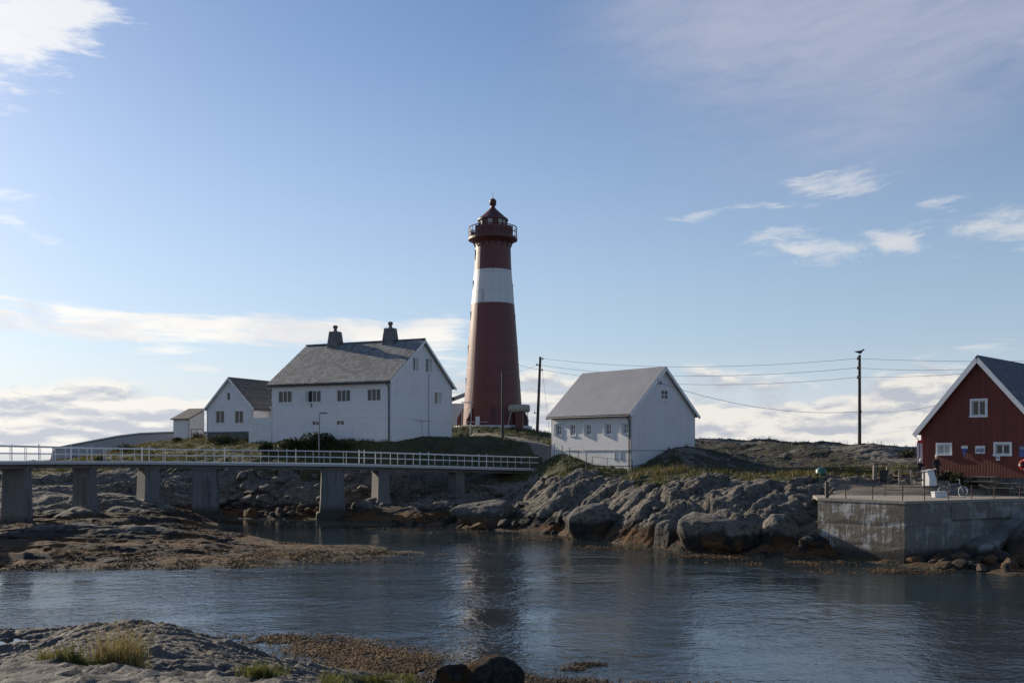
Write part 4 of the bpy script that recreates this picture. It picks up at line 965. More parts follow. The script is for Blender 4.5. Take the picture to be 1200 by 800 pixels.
# ------------------------------------------------------------------ footbridge
CL = [Vector(p) for p in ((-38.4, 55, 5.32), (-37.9, 63, 5.28), (-36.6, 71, 5.22), (-34.6, 79.5, 5.14), (-31.4, 85.0, 5.07), (-26.7, 86.9, 5.0), (-16.0, 88.3, 4.86), (-11.9, 90.0, 4.75), (-5.2, 94.2, 4.52), (1.95, 98, 4.28))]
def catmull(P, n=8):
    o = []; Q = [P[0]*2-P[1]]+P+[P[-1]*2-P[-2]]
    for i in range(1, len(Q)-2):
        for k in range(n):
            t = k/n; a, b, c, d = Q[i-1:i+3]
            o.append(.5*((2*b)+(c-a)*t+(2*a-5*b+4*c-d)*t*t+(3*b-a-3*c+d)*t**3))
    return o+[P[-1]]
PL = catmull(CL)
cum = [0.0]
for a, b in zip(PL, PL[1:]): cum.append(cum[-1]+(b-a).length)
def along(s):
    s = min(max(s, 0), cum[-1]); i = max(k for k in range(len(cum)) if cum[k] <= s+1e-9); i = min(i, len(PL)-2)
    t = (s-cum[i])/(cum[i+1]-cum[i]); p = PL[i].lerp(PL[i+1], t); d = (PL[i+1]-PL[i]); d.z = 0; d.normalize(); return p, Vector((d.y, -d.x, 0)), d
bg_ = empty('footbridge', CL[-1], 0, 'long concrete footbridge with white pipe railings on square concrete piers', 'bridge')
def bput(mb, name, m, parent=None, **k):
    off = Vector(bg_.location); mb.v = [tuple(Vector(v)-off) for v in mb.v]; return mb.build(name, m, parent or bg_, **k)
def sweep(prof, mb):
    n = len(prof); vs = []
    N = 120
    for i in range(N+1):
        p, r, d = along(cum[-1]*i/N)
        vs += [p+r*x+Vector((0, 0, z)) for x, z in prof]
    mb.add(vs, [(i*n+j, i*n+(j+1) % n, (i+1)*n+(j+1) % n, (i+1)*n+j) for i in range(N) for j in range(n)]+[tuple(range(n)), tuple(range(N*n, N*n+n))[::-1]])
    return mb
HWD = 1.35
bput(sweep([(-HWD, -.17), (HWD, -.17), (HWD, 0), (-HWD, 0)], MB()), 'deck', 'deck_concrete')
bput(sweep([(-HWD+.45, -.48), (HWD-.45, -.48), (HWD-.45, -.172), (-HWD+.45, -.172)], MB()), 'girder', 'pier_concrete')
bput(sweep([(HWD-.10, .003), (HWD+.04, .003), (HWD+.04, .09), (HWD-.10, .09)], MB()), 'kerb', 'rail_white')
bput(sweep([(-HWD-.04, .003), (-HWD+.10, .003), (-HWD+.10, .09), (-HWD-.04, .09)], MB()), 'kerb', 'rail_white')
for side in (1, -1):
    x = side*(HWD-.03)
    rl = bput(sweep([(x-.04, 1.10), (x+.04, 1.10), (x+.04, 1.19), (x-.04, 1.19)], MB()), 'railing', 'rail_white')
    bput(sweep([(x-.03, .59), (x+.03, .59), (x+.03, .66), (x-.03, .66)], MB()), 'middle_rail', 'rail_white', rl)
    s = .1+(0 if side > 0 else .5)
    while s < cum[-1]:
        p, r, d = along(s); big = (round(s/1.55) % 4 == 0)
        wd = .055 if big else .032; top = 1.33 if big else 1.09
        q = p+r*x
        bput(MB().beam(q+Vector((0, 0, .12)), q+Vector((0, 0, top)), wd, wd, up=d), 'post', 'rail_white', rl)
        s += 1.55
for (px, Y, py, w, t) in ((27, 72.6, 628, 1.8, .9), (102, 80.2, 605, 1.7, .8), (170, 85.4, 599, 1.9, 1.2), (239, 86.9, 611, 1.9, 1.9), (390, 88.2, 608, 1.9, 1.9), (446, 90, 596, 1.6, 1.0), (536, 94.3, 584, 1.6, .9)):
    c = at(px, 560, Y); best = min(range(200), key=lambda k: (along(cum[-1]*k/199)[0]-Vector((c.x, c.y, along(cum[-1]*k/199)[0].z))).length)
    p, r, d = along(cum[-1]*best/199); zt = p.z-.46; zb_ = ground(p.x, p.y)-.6
    def sec(z, w_, t_): return [p+r*(sx*w_/2)+d*(sy*t_/2)+Vector((0, 0, z-p.z)) for sx, sy in ((-1, -1), (1, -1), (1, 1), (-1, 1))]
    mid = zb_+(zt-zb_)*.45
    secs = [sec(zb_, w*1.14, t*1.25), sec(mid, w*1.05, t*1.1), sec(zt, w, t)]
    mb = MB(); mb.add([v for s_ in secs for v in s_], [(0, 1, 2, 3)]+[(k*4+i, k*4+(i+1) % 4, k*4+4+(i+1) % 4, k*4+4+i) for k in range(2) for i in range(4)]+[(8, 9, 10, 11)])
    pr = bput(mb, 'pier', 'pier_concrete', bevel=.04)
    ft_ = [sec(zb_-.6, w*1.5, t*1.6), sec(zb_+1.0, w*1.3, t*1.45)]
    mb = MB(); mb.add([v for s_ in ft_ for v in s_], [(3, 2, 1, 0), (4, 5, 6, 7)]+[(i, (i+1) % 4, 4+(i+1) % 4, 4+i) for i in range(4)])
    bput(mb, 'footing', 'pier_concrete', pr, bevel=.12)
    mb = MB(); mb.add([v for s_ in (sec(zt-.2, w*1.06, t*1.06), sec(zt+.004, w*1.10, t*1.08)) for v in s_], [(3, 2, 1, 0), (4, 5, 6, 7)]+[(i, (i+1) % 4, 4+(i+1) % 4, 4+i) for i in range(4)])
    bput(mb, 'pier_cap', 'pier_concrete', pr)

# ------------------------------------------------------------------ quay
QZ = 3.31
qa, qb, qc, qd = Vector((17.5, 57.0, 0)), Vector((20.9, 53.0, 0)), Vector((29.6, 57.1, 0)), Vector((40, 61.5, 0))
qy = empty('quay_wall', (20.9, 53.0, 0), 0, 'weathered concrete quay wall with white lime streaks and a corner edge', 'quay')
def qput(mb, name, m, parent=None, **k):
    off = Vector(qy.location); mb.v = [tuple(Vector(v)-off) for v in mb.v]; return mb.build(name, m, parent or qy, **k)
def panel(A, B, u0, u1, z0, z1, out, name='wall_block', m='quay_concrete', slant=0.0):
    d = (B-A); n = Vector((d.y, -d.x, 0)).normalized()
    p, q = A.lerp(B, u0), A.lerp(B, u1); back = n*-.5
    ks = 7; vs = []; rnd = random.Random(int(u0*100+z0*77))
    # slightly uneven cast face
    for j in range(ks):
        for i in range(ks):
            b_ = p.lerp(q, i/(ks-1)); edge = i in (0, ks-1) or j in (0, ks-1)
            o = out-(.025 if edge else 0)+rnd.uniform(-.008, .008); vs.append(b_+n*o+Vector((0, 0, z0+(z1-z0)*j/(ks-1))))
    fs = [(j*ks+i, j*ks+i+1, (j+1)*ks+i+1, (j+1)*ks+i) for j in range(ks-1) for i in range(ks-1)]
    base = len(vs); vs += [p+back+Vector((0, 0, z0)), q+back+Vector((0, 0, z0)), q+back+Vector((0, 0, z1)), p+back+Vector((0, 0, z1))]
    fs += [tuple(range(0, ks))+(base+1, base), tuple(range(ks*(ks-1), ks*ks))[::-1]+(base+3, base+2),
           tuple(range(0, ks*ks, ks))[::-1]+(base, base+3)[::1], tuple(range(ks-1, ks*ks, ks))+(base+2, base+1)]
    mb = MB(); mb.add(vs, fs); return qput(mb, name, m)
for k, (z0, z1_) in enumerate(((-.5, .80), (.806, 1.95), (1.956, 3.16))):
    panel(qa, qb, 0.0, .999, z0, z1_, (.07, .015, .03)[k])
for u0, u1 in ((.002, .36), (.363, .66), (.663, 1.0)):
    panel(qb, qc, u0, u1, 1.98+.25*(u0 > .3), 3.16, .02+.05*u0, m='quay_concrete_plain')
for u0, u1 in ((.002, .36), (.363, 1.0)):
    panel(qb, qc, u0, u1, -.5, 1.975+.25*(u0 > .3), -.03-.12*(u0 > .3), m='quay_concrete_plain')
panel(qc, qd, 0, 1, -.5, 3.16, .02, m='quay_concrete_plain')
# coping slab
na = Vector((qb.y-qa.y, -(qb.x-qa.x), 0)).normalized()*-1
out = [(17.46, 56.95), (20.9, 52.93), (29.62, 57.02), (40, 61.4), (40, 66), (27, 62.4), (18.3, 60.6)]
qput(MB().prism(out, 3.165, QZ), 'coping_slab', 'slab_concrete')
# stone buttress leaning up the right face
p0 = qb.lerp(qc, .46); p1 = qb.lerp(qc, 1.02); nn = Vector((qc.y-qb.y, -(qc.x-qb.x), 0)).normalized()
mb = MB(); vs = []
for i in range(9):
    t = i/8; b_ = p0.lerp(p1, t)+nn*(.95-.55*t); zc = .55+2.35*t**1.7
    for j, (o, hgt) in enumerate(((.0, -.55), (.28, -.25), (.25, .12), (-.1, .36), (-1.0, .40), (-1.0, -.6))):
        vs.append(b_+nn*o+Vector((0, 0, zc+hgt))+Vector((random.uniform(-.13, .13), random.uniform(-.13, .13), random.uniform(-.14, .14))))
mb.add(vs, [(i*6+j, i*6+(j+1) % 6, i*6+6+(j+1) % 6, i*6+6+j) for i in range(8) for j in range(6)]+[tuple(range(6)), tuple(range(48, 54))[::-1]])
qput(mb, 'sloping_buttress', 'quay_concrete_plain', smooth=True)
# railing on the edge
qr = empty('quay_railing', (20.9, 53.2, QZ), 0, 'rusty thin metal railing along the quay\'s outer edge', 'railing')
def qrp(mb, name, m='rusty_metal'): off = Vector(qr.location); mb.v = [tuple(Vector(v)-off) for v in mb.v]; return mb.build(name, m, qr)
ea, eb, ec, ed = Vector((17.7, 57.1, QZ)), Vector((20.9, 53.3, QZ)), Vector((29.5, 57.35, QZ)), Vector((39, 61.5, QZ))
posts = [ea.lerp(eb, u) for u in (.32, .65, 1.0)]+[eb.lerp(ec, u) for u in (.17, .36, .55, .74, .96)]+[ec.lerp(ed, .3)]
for p in posts: qrp(MB().tube(p+Vector((0, 0, -.02)), p+Vector((0, 0, .78)), .03, n=8), 'post')
lineq = [ea.lerp(eb, .25)]+posts
for z in (.72, .40): qrp(MB().path([p+Vector((0, 0, z)) for p in lineq], .020 if z > .5 else .012), 'rail')
bl = empty('mooring_gatepost', ea.lerp(eb, .08), 0, 'stubby dark gatepost of timber standing at the quay\'s left corner', 'post')
MB().beam((0, 0, -.1), (0, 0, .95), .16, .16).build('post', 'dark_wood', bl)
MB().beam((.02, .1, .05), (.55, .4, .55), .1, .12).build('brace', 'dark_wood', bl)

# ------------------------------------------------------------------ poles and wires
def pole(px_b, py_b, px_t, py_t, Y, r, label, arms=(), rod=True, name='utility_pole'):
    b = at(px_b, py_b, Y); t = at(px_t, py_t, Y); o = empty(name, b, 0, label, 'pole')
    MB().tube((0, 0, -.8), t-b, r*1.25, r*.9, 12).build('shaft', 'pole_wood', o, smooth=True)
    tips = []
    for (px, py, dx_) in arms:
        a = at(px, py, Y)-b
        br_ = MB().beam(a, a+Vector((dx_, -.05, 0)), .07, .07).build('bracket', 'dark_metal', o)
        tip = a+Vector((dx_, -.05, .08)); MB().lathe([(0, -.12), (.07, -.12), (.09, -.02), (.05, .08), (.07, .12), (0, .15)], 10, tuple(tip)).build('insulator', 'insulator', br_, smooth=True)
        tips.append(b+tip)
    return o, tips, t
_, T1, t1 = pole(589, 518, 589, 435, 107.5, .14, 'thin weathered timber pole standing in front of the lighthouse', [(589, 437, .2)])
p2, T2, t2 = pole(629.2, 506, 633.2, 418, 117.5, .15, 'timber pole with three insulators leaning slightly beside the lighthouse', [(633, 421, .3), (632.6, 428, -.35), (632.4, 434, .3), (630, 484, -.35)])
p3, T3, t3 = pole(1007.3, 527, 1007.3, 416, 89.0, .13, 'lone timber pole with a bird on top standing on the bare knoll', [(1007, 421, -.18), (1007, 432, -.18), (1007, 443, -.18), (1007, 483, .12)])
def wire(p, q, sag, r=.016, label='', n=18):
    p, q = Vector(p), Vector(q); mb = MB()
    pts = [p.lerp(q, i/n)-Vector((0, 0, sag*4*(i/n)*(1-i/n))) for i in range(n+1)]
    off = pts[0].copy(); pts = [v-off for v in pts]
    mb.path(pts, r*.72, 5); o = mb.build('overhead_wire', 'dark_metal'); o.location = off
    return tag(o, label, 'wire', 'overhead wires between the poles')
wire(T2[0], T3[0], .85, .021, 'topmost black wire spanning from the lighthouse pole to the knoll pole')
wire(T2[1], T3[1], 1.0, .024, 'second black wire down between lighthouse pole and knoll pole')
wire(T2[2], T3[2], 1.15, .021, 'third black wire down between lighthouse pole and knoll pole')
wire(BARN_HOOK, T3[3], .9, .024, 'low wire sagging from the white barn gable to the knoll pole')
right = [at(1290, 428, 66), at(1290, 432, 66), at(1290, 424, 66)]
wire(T3[0], at(1200, 423, 72), .1, .02, 'upper wire running from the knoll pole towards the red house ridge')
wire(T3[1], at(1220, 427, 72), .3, .02, 'middle wire running from the knoll pole towards the red house ridge')
wire(T3[2], at(1150, 436.5, 68), .1, .02, 'lower wire running from the knoll pole to the red house gable')
wire(T3[3], at(1100, 474.5, 64.6), .25, .02, 'short low wire from the knoll pole to the red house eave')
wire(T1[0], T2[1], .3, .018, 'short wire between the two poles by the lighthouse')
wire(at(595, 422, 119.5), T2[2], .2, .018, 'short wire from the lighthouse shaft to the leaning pole')
wire(T2[3], at(681, 470, 89), .6, .016, 'thin wire from the leaning pole down to the barn roof')
wire(at(645, 515, 104), T2[2], -.0, .02, 'taut stay wire running down from the leaning pole to the grass')
# bird on the knoll pole
gb = empty('gull', at(1007.6, 416, 89), R(20), 'dark gull perched on top of the lone knoll pole', 'bird')
def ell(mb, c, r, n=12, m=8, rot=None):
    vs = []; 
    for j in range(m+1):
        ph = math.pi*j/m
        for i in range(n):
            t = 2*math.pi*i/n; v = Vector((r[0]*math.sin(ph)*math.cos(t), r[1]*math.sin(ph)*math.sin(t), r[2]*math.cos(ph)))
            if rot is not None: v = rot @ v
            vs.append(Vector(c)+v)
    mb.add(vs, [(j*n+i, j*n+(i+1) % n, (j+1)*n+(i+1) % n, (j+1)*n+i) for j in range(m) for i in range(n)]); return mb
def bird_body():
    ring_ = [(-.62, .02, .30, .02), (-.45, .05, .31, .04), (-.25, .11, .28, .09), (0, .15, .27, .14), (.16, .13, .31, .13), (.26, .08, .38, .09), (.31, .075, .46, .08), (.38, .07, .50, .075), (.45, .05, .49, .045), (.50, .02, .475, .018), (.58, .01, .465, .008)]
    vs = []; n = 10
    for x, ry, z, rz in ring_:
        for i in range(n): t = 2*math.pi*i/n; vs.append((x, ry*math.cos(t), z+rz*math.sin(t)))
    mb = MB(); mb.add(vs, [(j*n+i, j*n+(i+1) % n, (j+1)*n+(i+1) % n, (j+1)*n+i) for j in range(len(ring_)-1) for i in range(n)]+[tuple(range(n)), tuple(range(len(vs)-n, len(vs)))[::-1]])
    return mb
bird_body().build('body', 'feather_dark', gb, smooth=True)
for s in (-1, 1):
    MB().add([(.18, s*.135, .33), (-.05, s*.165, .36), (-.6, s*.05, .33), (-.1, s*.155, .20), (.12, s*.14, .24)], [(0, 1, 2, 3, 4)]).build('wing', 'feather_dark', gb)
    MB().tube((.02, s*.05, 0), (.03, s*.05, .16), .012).build('leg', 'insulator', gb)
# street lamp by the bridge
p = at(374, 540, 97.5); ls = empty('street_lamp', p, 0, 'slim grey street lamp with a flat head between bridge and large white dwelling', 'street lamp')
zt = (540-484.5)/F*97.5
MB().tube((0, 0, -1.5), (0, 0, zt), .07, .055).build('post', 'lamp_grey', ls)
MB().tube((0, 0, zt-.03), (.25, 0, zt+.02), .03).build('arm', 'grey_trim', ls)
MB().box((.05, -.14, zt-.02), (.80, .14, zt+.12)).build('lamp_head', 'lamp_grey', ls, bevel=.03)
for px, py, Y, hgt, lab in ((440, 527, 96.3, 1.9, 'white marker post on the grass below the large dwelling'), (551, 513, 112, 1.6, 'thin white post on the bank below the lighthouse'), (130, 530, 104, 1.0, 'short white marker post in the far left grass behind the bridge')):
    q = at(px, py, Y); q.z = ground(q.x, q.y)-.1; mp = MB().tube((0, 0, 0), (0, 0, hgt), .04, n=8).build('marker_post', 'rail_white'); mp.location = q
    tag(mp, lab, 'post')

# ------------------------------------------------------------------ barn ramp railing, wire fences, timber fence
def fence_line(name, label, pts, hgt, rails, r, m, cat='fence', pr=None, group=None):
    base = Vector(pts[0]); o = empty(name, base, 0, label, cat, group)
    for p in pts: MB().tube(Vector(p)-base-Vector((0, 0, .4)), Vector(p)-base+Vector((0, 0, hgt)), pr or r*1.3, n=8).build('post', m, o)
    for z in rails: MB().path([Vector(p)-base+Vector((0, 0, z)) for p in pts], r, 6).build('rail', m, o)
    return o
def gp(px, py, Y): q = at(px, py, Y); return q
fence_line('ramp_railing', 'dark pipe railing on the ramp rising along the white barn', [gp(649.5, 531, 84.6), (gp(659, 533.5, 83.6)), gp(667.5, 536, 82.6), gp(678, 539.5, 81.4), gp(687, 542, 80.4)], .86, (.84, .42), .025, 'dark_metal', 'railing')
fence_line('path_fence', 'thin wire fence with slender posts below the white barn corner', [gp(694.5, 543.5, 79.6), gp(711.5, 545.6, 78.4), gp(741, 548, 76.8)], .62, (.60,), .018, 'dark_metal')
MB2 = [(600, 530, 99), (612, 531, 97.5), (626, 533, 95.5), (637, 535.5, 93), (645, 538, 90.5)]
fence_line('bank_fence', 'row of short timber posts with wire between bridge end and white barn', [(lambda q: Vector((q.x, q.y, ground(q.x, q.y)-.05)))(at(*b)) for b in MB2], .95, (.8, .45), .014, 'pole_wood', pr=.05)
RL = [(690, 549, 77.3), (745, 551, 75.5), (800, 552, 74), (850, 552, 72.3), (900, 552.3, 70.8), (950, 552.5, 69.5), (1000, 553, 68.3), (1050, 553.5, 67)]
fence_line('field_fence', 'low single-rail timber fence across the grass behind the ledges', [(lambda q: Vector((q.x, q.y+2.2, ground(q.x, q.y+2.2)-.05)))(at(*b)) for b in RL], .62, (.55,), .035, 'pole_wood', pr=.045)
def tpost(px, py, Y, hgt, lab, w=.13):
    q = at(px, py, Y); q.z = ground(q.x, q.y)-.05
    o = MB().beam((0, 0, 0), (0, 0, hgt), w, w).build('timber_post', 'grey_wood', bevel=.015); o.location = q; return tag(o, lab, 'post')
tpost(1025, 563, 63.5, .95, 'squat grey timber post left of the black bin', .2)
tpost(1040, 563, 63.2, 1.05, 'taller grey timber post right of the black bin', .12)
yf = [(1054, 565, 62), (1068, 566, 61.5), (1083, 567, 61)]
fence_line('yard_fence', 'weathered timber fence of posts and two rails left of the red house', [(lambda q: Vector((q.x, q.y, ground(q.x, q.y)-.03)))(at(*b)) for b in yf], 1.05, (.95, .5), .04, 'grey_wood', pr=.055)
fence_line('inner_railing', 'short rusty railing round the gap behind the quay edge', [Vector((q_.x, q_.y, max(QZ, ground(q_.x, q_.y)))) for q_ in (at(1037, 577, 58.5), at(1058, 578, 57.8))], .75, (.72, .4), .02, 'rusty_metal', 'railing')

# ------------------------------------------------------------------ yard things
def ongr(px, py, Y0=52, Y1=70):
    q = ground_hit(px, py, None, Y0, Y1, .05); q.z = max(ground(q.x, q.y), QZ if q.y < 60 and q.x > 17.5 else -9); return q
q = ongr(967, 562, 58, 72); q.y += .9; q.z = ground(q.x, q.y)-.05; tb = empty('plastic_drum', q, 0, 'teal green plastic drum lying low in the grass above the ledges', 'drum')
MB().lathe([(0, 0), (.30, 0), (.34, .05), (.36, .25), (.37, .27), (.36, .29), (.34, .5), (.28, .56), (0, .57)], 20).build('body', 'teal_plastic', tb, smooth=True)
MB().lathe([(0, .565), (.2, .57), (.2, .63), (0, .64)], 16).build('lid', 'teal_plastic', tb)
q = ongr(1035.5, 563.5, 58, 68); bn_ = empty('litter_bin', q, 0, 'black litter bin standing between two timber posts', 'bin')
MB().lathe([(0, 0), (.20, 0), (.26, .66), (.24, .68), (.21, .66), (.18, .1), (0, .1)], 14).build('bin_body', 'black_plastic', bn_, smooth=True)
MB().lathe([(.265, .62), (.275, .66), (.265, .70), (.25, .70)], 14).build('rim', 'black_plastic', bn_)
q = at(1089, 565.5, 61.2); q.z = ground(q.x, q.y); cb = empty('white_cabinet', q, R(28), 'pale white chest with sloping lid beside the standing person', 'cabinet')
MB().add([(-.3, -.3, 0), (.3, -.3, 0), (.3, .3, 0), (-.3, .3, 0), (-.28, -.1, .86), (.3, -.1, .95), (.3, .3, .95), (-.28, .3, .86), (-.3, -.3, .35), (.3, -.3, .35)],
         [(3, 2, 1, 0), (4, 5, 6, 7), (0, 1, 9, 8), (8, 9, 5, 4), (1, 2, 6, 5, 9), (2, 3, 7, 6), (3, 0, 8, 4, 7)]).build('body', 'paper_white', cb, bevel=.012)
MB().add([(-.34, -.16, .885), (.34, -.16, .985), (.34, .34, .985), (-.34, .34, .885), (-.34, -.16, .925), (.34, -.16, 1.025), (.34, .34, 1.025), (-.34, .34, .925)], [(3, 2, 1, 0), (4, 5, 6, 7), (0, 1, 5, 4), (1, 2, 6, 5), (2, 3, 7, 6), (3, 0, 4, 7)]).build('lid', 'grey_trim', cb)
q = at(1100.5, 579, 57.6); q.z = max(QZ, ground(q.x, q.y)); pt = empty('planter_trough', q, R(18), 'long white planter trough with faded plants behind the quay railing', 'planter')
MB().add([(-.40, -.14, 0), (.40, -.14, 0), (.40, .14, 0), (-.40, .14, 0), (-.45, -.18, .34), (.45, -.18, .34), (.45, .18, .34), (-.45, .18, .34)], [(3, 2, 1, 0), (4, 5, 6, 7), (0, 1, 5, 4), (1, 2, 6, 5), (2, 3, 7, 6), (3, 0, 4, 7)]).build('trough', 'paper_white', pt, bevel=.012)
# banner by the corner of the red house
q = at(1077.5, 548, 63.9); q.z = ground(q.x, q.y); bf = empty('beach_flag', q, 0, 'tall faded pink and white banner at the red house\'s left corner', 'banner')
hb2 = 5.9+(HZ-517)/F*63.9-q.z
MB().tube((0, 0, -.1), (0, 0, hb2), .02).tube((0, 0, hb2), (-.22, 0, hb2+.3), .02).build('pole', 'dark_metal', bf)
mb = MB(); n = 8; vs = []
for j in range(n+1):
    z = .15+(hb2-.25)*j/n; bow = .05*math.sin(j*1.1)
    for x in (-.16, 0, .2): vs.append((x, bow*(1 if x else .4), z))
f_ = [(j*3+i, j*3+i+1, j*3+4+i, j*3+3+i) for j in range(n) for i in range(2)]
vs2 = [(x, y+.012, z) for x, y, z in vs]; mb.add(vs+vs2, f_+[tuple(k+27 for k in reversed(t)) for t in f_]); mb.build('cloth', 'banner_pink', bf)
MB().add([(-.16, -.02, hb2-.12), (.2, -.02, hb2-.12), (.24, -.03, hb2+.12), (-.12, .0, hb2+.05), (-.16, .02, hb2-.12), (.2, .02, hb2-.12), (.24, .01, hb2+.12), (-.12, .03, hb2+.05)], [(3, 2, 1, 0), (4, 5, 6, 7), (0, 1, 5, 4), (1, 2, 6, 5), (2, 3, 7, 6), (3, 0, 4, 7)]).build('top_cloth', 'bright_red', bf)
# tables with benches
def picnic(px, py, Y, rz, lab, m='grey_wood'):
    q = at(px, py, Y); q.z = ground(q.x, q.y); o = empty('picnic_table', q, rz, lab, 'picnic table', 'picnic tables in front of the red house')
    for k in range(5): MB().box((-.85, -.36+k*.147, .71), (.85, -.36+k*.147+.13, .75)).build('table_board', m, o)
    for s in (-1, 1):
        for k in range(2): MB().box((-.85, s*.68-.13+k*.137, .43), (.85, s*.68-.13+k*.137+.125, .465)).build('bench_board', m, o)
        for x in (-.6, .6): MB().beam((x, s*.18, .70), (x, s*.55, 0), .05, .09).build('leg', m, o)
    for x in (-.6, .6): MB().box((x-.025, -.78, .36), (x+.025, .78, .428)).build('cross_beam', m, o)
    return o
picnic(1152, 560, 61.2, h3-R(90), 'grey timber picnic table under the red wall, left of three')
picnic(1175, 560.5, 60.2, h3-R(88), 'grey timber picnic table below the right-hand red wall window')
picnic(1203, 561, 59.0, h3-R(92), 'timber picnic table cut off by the picture\'s right edge')
picnic(1060, 561, 64.8, R(12), 'dark timber picnic table behind the yard fence', 'dark_wood')
# plants along the red house foot
def bush(px, Y, w, d, hgt, n, label, name='shrub', mt='bush_leaf', seed=0, off=0, zfix=None):
    rn = np.random.default_rng(seed+int(px)); x = (px-600)/F*Y; zg = (ground(x, Y) if zfix is None else zfix)-.05
    o = empty(name, (x, Y, zg), 0, label, 'bush')
    k = n; u = rn.normal(size=(k, 3)); u /= np.linalg.norm(u, axis=1)[:, None]; rad = rn.random(k)**.45
    lump = 1+.45*(fbm(u[:, 0]*1.7+seed, u[:, 1]*1.7+u[:, 2]*1.3, seed, 3)-.5)*2
    c = u*(rad*lump)[:, None]*np.array([w/2, d/2, hgt*.62]); c[:, 2] += hgt*.38; c[:, 2] = np.abs(c[:, 2])
    s = rn.uniform(.05, .12, k)*(1.4 if hgt > 1 else 1)
    a = rn.normal(size=(k, 3)); a /= np.linalg.norm(a, axis=1)[:, None]; b = np.cross(a, rn.normal(size=(k, 3))); b /= np.linalg.norm(b, axis=1)[:, None]
    V = np.stack([c-a*s[:, None], c+b*s[:, None]*.55, c+a*s[:, None], c-b*s[:, None]*.55], 1).reshape(-1, 3)
    raw_mesh('foliage', V, np.arange(k*4).reshape(-1, 4), mt, np.repeat(np.clip(rn.normal(.5, .25, k), 0, 1), 4), o)
    st = MB()
    for i in range(7):
        t = rn.uniform(0, 6.28); st.tube((0, 0, -.1), (math.cos(t)*w*.3, math.sin(t)*d*.3, hgt*rn.uniform(.5, .9)), .02, .008, 5)
    st.build('stems', 'dark_wood', o); return o
for i, (px, py, Y, w, hh) in enumerate(((1108, 552, 62.6, .9, .75), (1122, 552, 62.0, 1.1, .8), (1138, 553, 61.4, .9, .6))):
    bush(px, Y, w, .6, hh, 420, ('dark grey-green plant at the foot of the red wall, under its left window', 'broad grey-green plant at the red wall\'s foot behind the bicycle', 'low grey-green plant at the red wall\'s foot below the pale poster')[i], 'wall_plant', seed=60+i)

# ---- bicycle
q = at(1117, 578, 57.6); q.z = max(QZ, ground(q.x, q.y))
bk = empty('bicycle', q, R(-38), 'grey bicycle parked behind the quay railing with bright front wheel', 'bicycle')
def wheel(x, turn, name='wheel'):
    Rw = .335; c = Vector((x, 0, Rw)); rot = Matrix.Rotation(turn, 3, 'Z')
    def T(mb): mb.v = [tuple(c+rot @ Vector(v)) for v in mb.v]; return mb
    def tor(R0, r, mb, n=28, m=6):
        vs = [((0+r*math.sin(2*math.pi*j/m))*0+(R0+r*math.cos(2*math.pi*j/m))*math.cos(2*math.pi*i/n), r*math.sin(2*math.pi*j/m), (R0+r*math.cos(2*math.pi*j/m))*math.sin(2*math.pi*i/n)) for i in range(n) for j in range(m)]
        return mb.add(vs, [(i*m+j, i*m+(j+1) % m, ((i+1) % n)*m+(j+1) % m, ((i+1) % n)*m+j) for i in range(n) for j in range(m)])
    w = T(tor(.312, .020, MB())).build(name, 'bright_rim', bk, smooth=True)
    T(tor(.337, .016, MB())).build('tyre', 'rubber', w, smooth=True)
    sp = MB()
    for i in range(14): t = 2*math.pi*i/14; sp.tube((0, 0, 0), (math.cos(t)*.31, 0, math.sin(t)*.31), .003, n=4)
    T(sp).build('spokes', 'chrome', w); T(MB().tube((0, -.04, 0), (0, .04, 0), .025)).build('hub', 'chrome', w)
    fd = MB(); vs = []
    for i in range(11):
        t = R(20+i*14)
        for y in (-.03, 0, .03): vs.append((math.cos(t)*(.375-abs(y)*.3), y, math.sin(t)*(.375-abs(y)*.3)))
    fd.add(vs, [(i*3+j, i*3+j+1, i*3+4+j, i*3+3+j) for i in range(10) for j in range(2)]); T(fd).build('mudguard', 'chrome', w)
    return w
wheel(-.52, 0); wheel(.53, R(-28))
fr = MB(); BB, ST, HT, HB, RA, FA = (-.08, 0, .29), (-.24, 0, .80), (.36, 0, .82), (.39, 0, .66), (-.52, 0, .335), (.53, 0, .335)
for a, b, r in ((BB, ST, .016), (BB, HB, .018), ((-.21, 0, .72), HT, .016), (HT, HB, .02), (BB, RA, .011), ((-.21, 0, .72), RA, .010)): fr.tube(a, b, r, n=8)
fr.build('bike_frame', 'bike_grey', bk)
MB().tube(HB, (.45, 0, .55), .014).tube((.45, .045, .55), (.53, .045, .335), .011).tube((.45, -.045, .55), (.53, -.045, .335), .011).tube((.45, -.05, .55), (.45, .05, .55), .014).build('fork', 'chrome', bk)
MB().tube(HT, (.33, 0, .98), .014).path([(.20, -.28, 1.02), (.32, -.2, 1.03), (.35, 0, .99), (.32, .2, 1.03), (.20, .28, 1.02)], .012).build('handlebar', 'chrome', bk)
MB().tube(ST, (-.265, 0, .90), .013).build('seat_post', 'chrome', bk)
sd = MB(); ell(sd, (-.27, 0, .93), (.14, .085, .04)); ell(sd, (-.14, 0, .925), (.10, .035, .028)); sd.build('saddle', 'rubber', bk, smooth=True)
MB().tube((-.08, -.03, .29), (-.08, .03, .29), .07, n=16).build('chainring', 'dark_metal', bk)
for s in (-1, 1):
    cr_ = MB().tube((-.08, s*.06, .29), (-.08+s*.10, s*.07, .29-s*.13), .010).build('crank', 'chrome', bk)
    MB().box((-.08+s*.10-.045, s*.07-.02 if s < 0 else s*.07, .29-s*.13-.012), (-.08+s*.10+.045, s*.07+.08 if s > 0 else s*.07-.0, .29-s*.13+.012)).build('pedal', 'rubber', cr_)
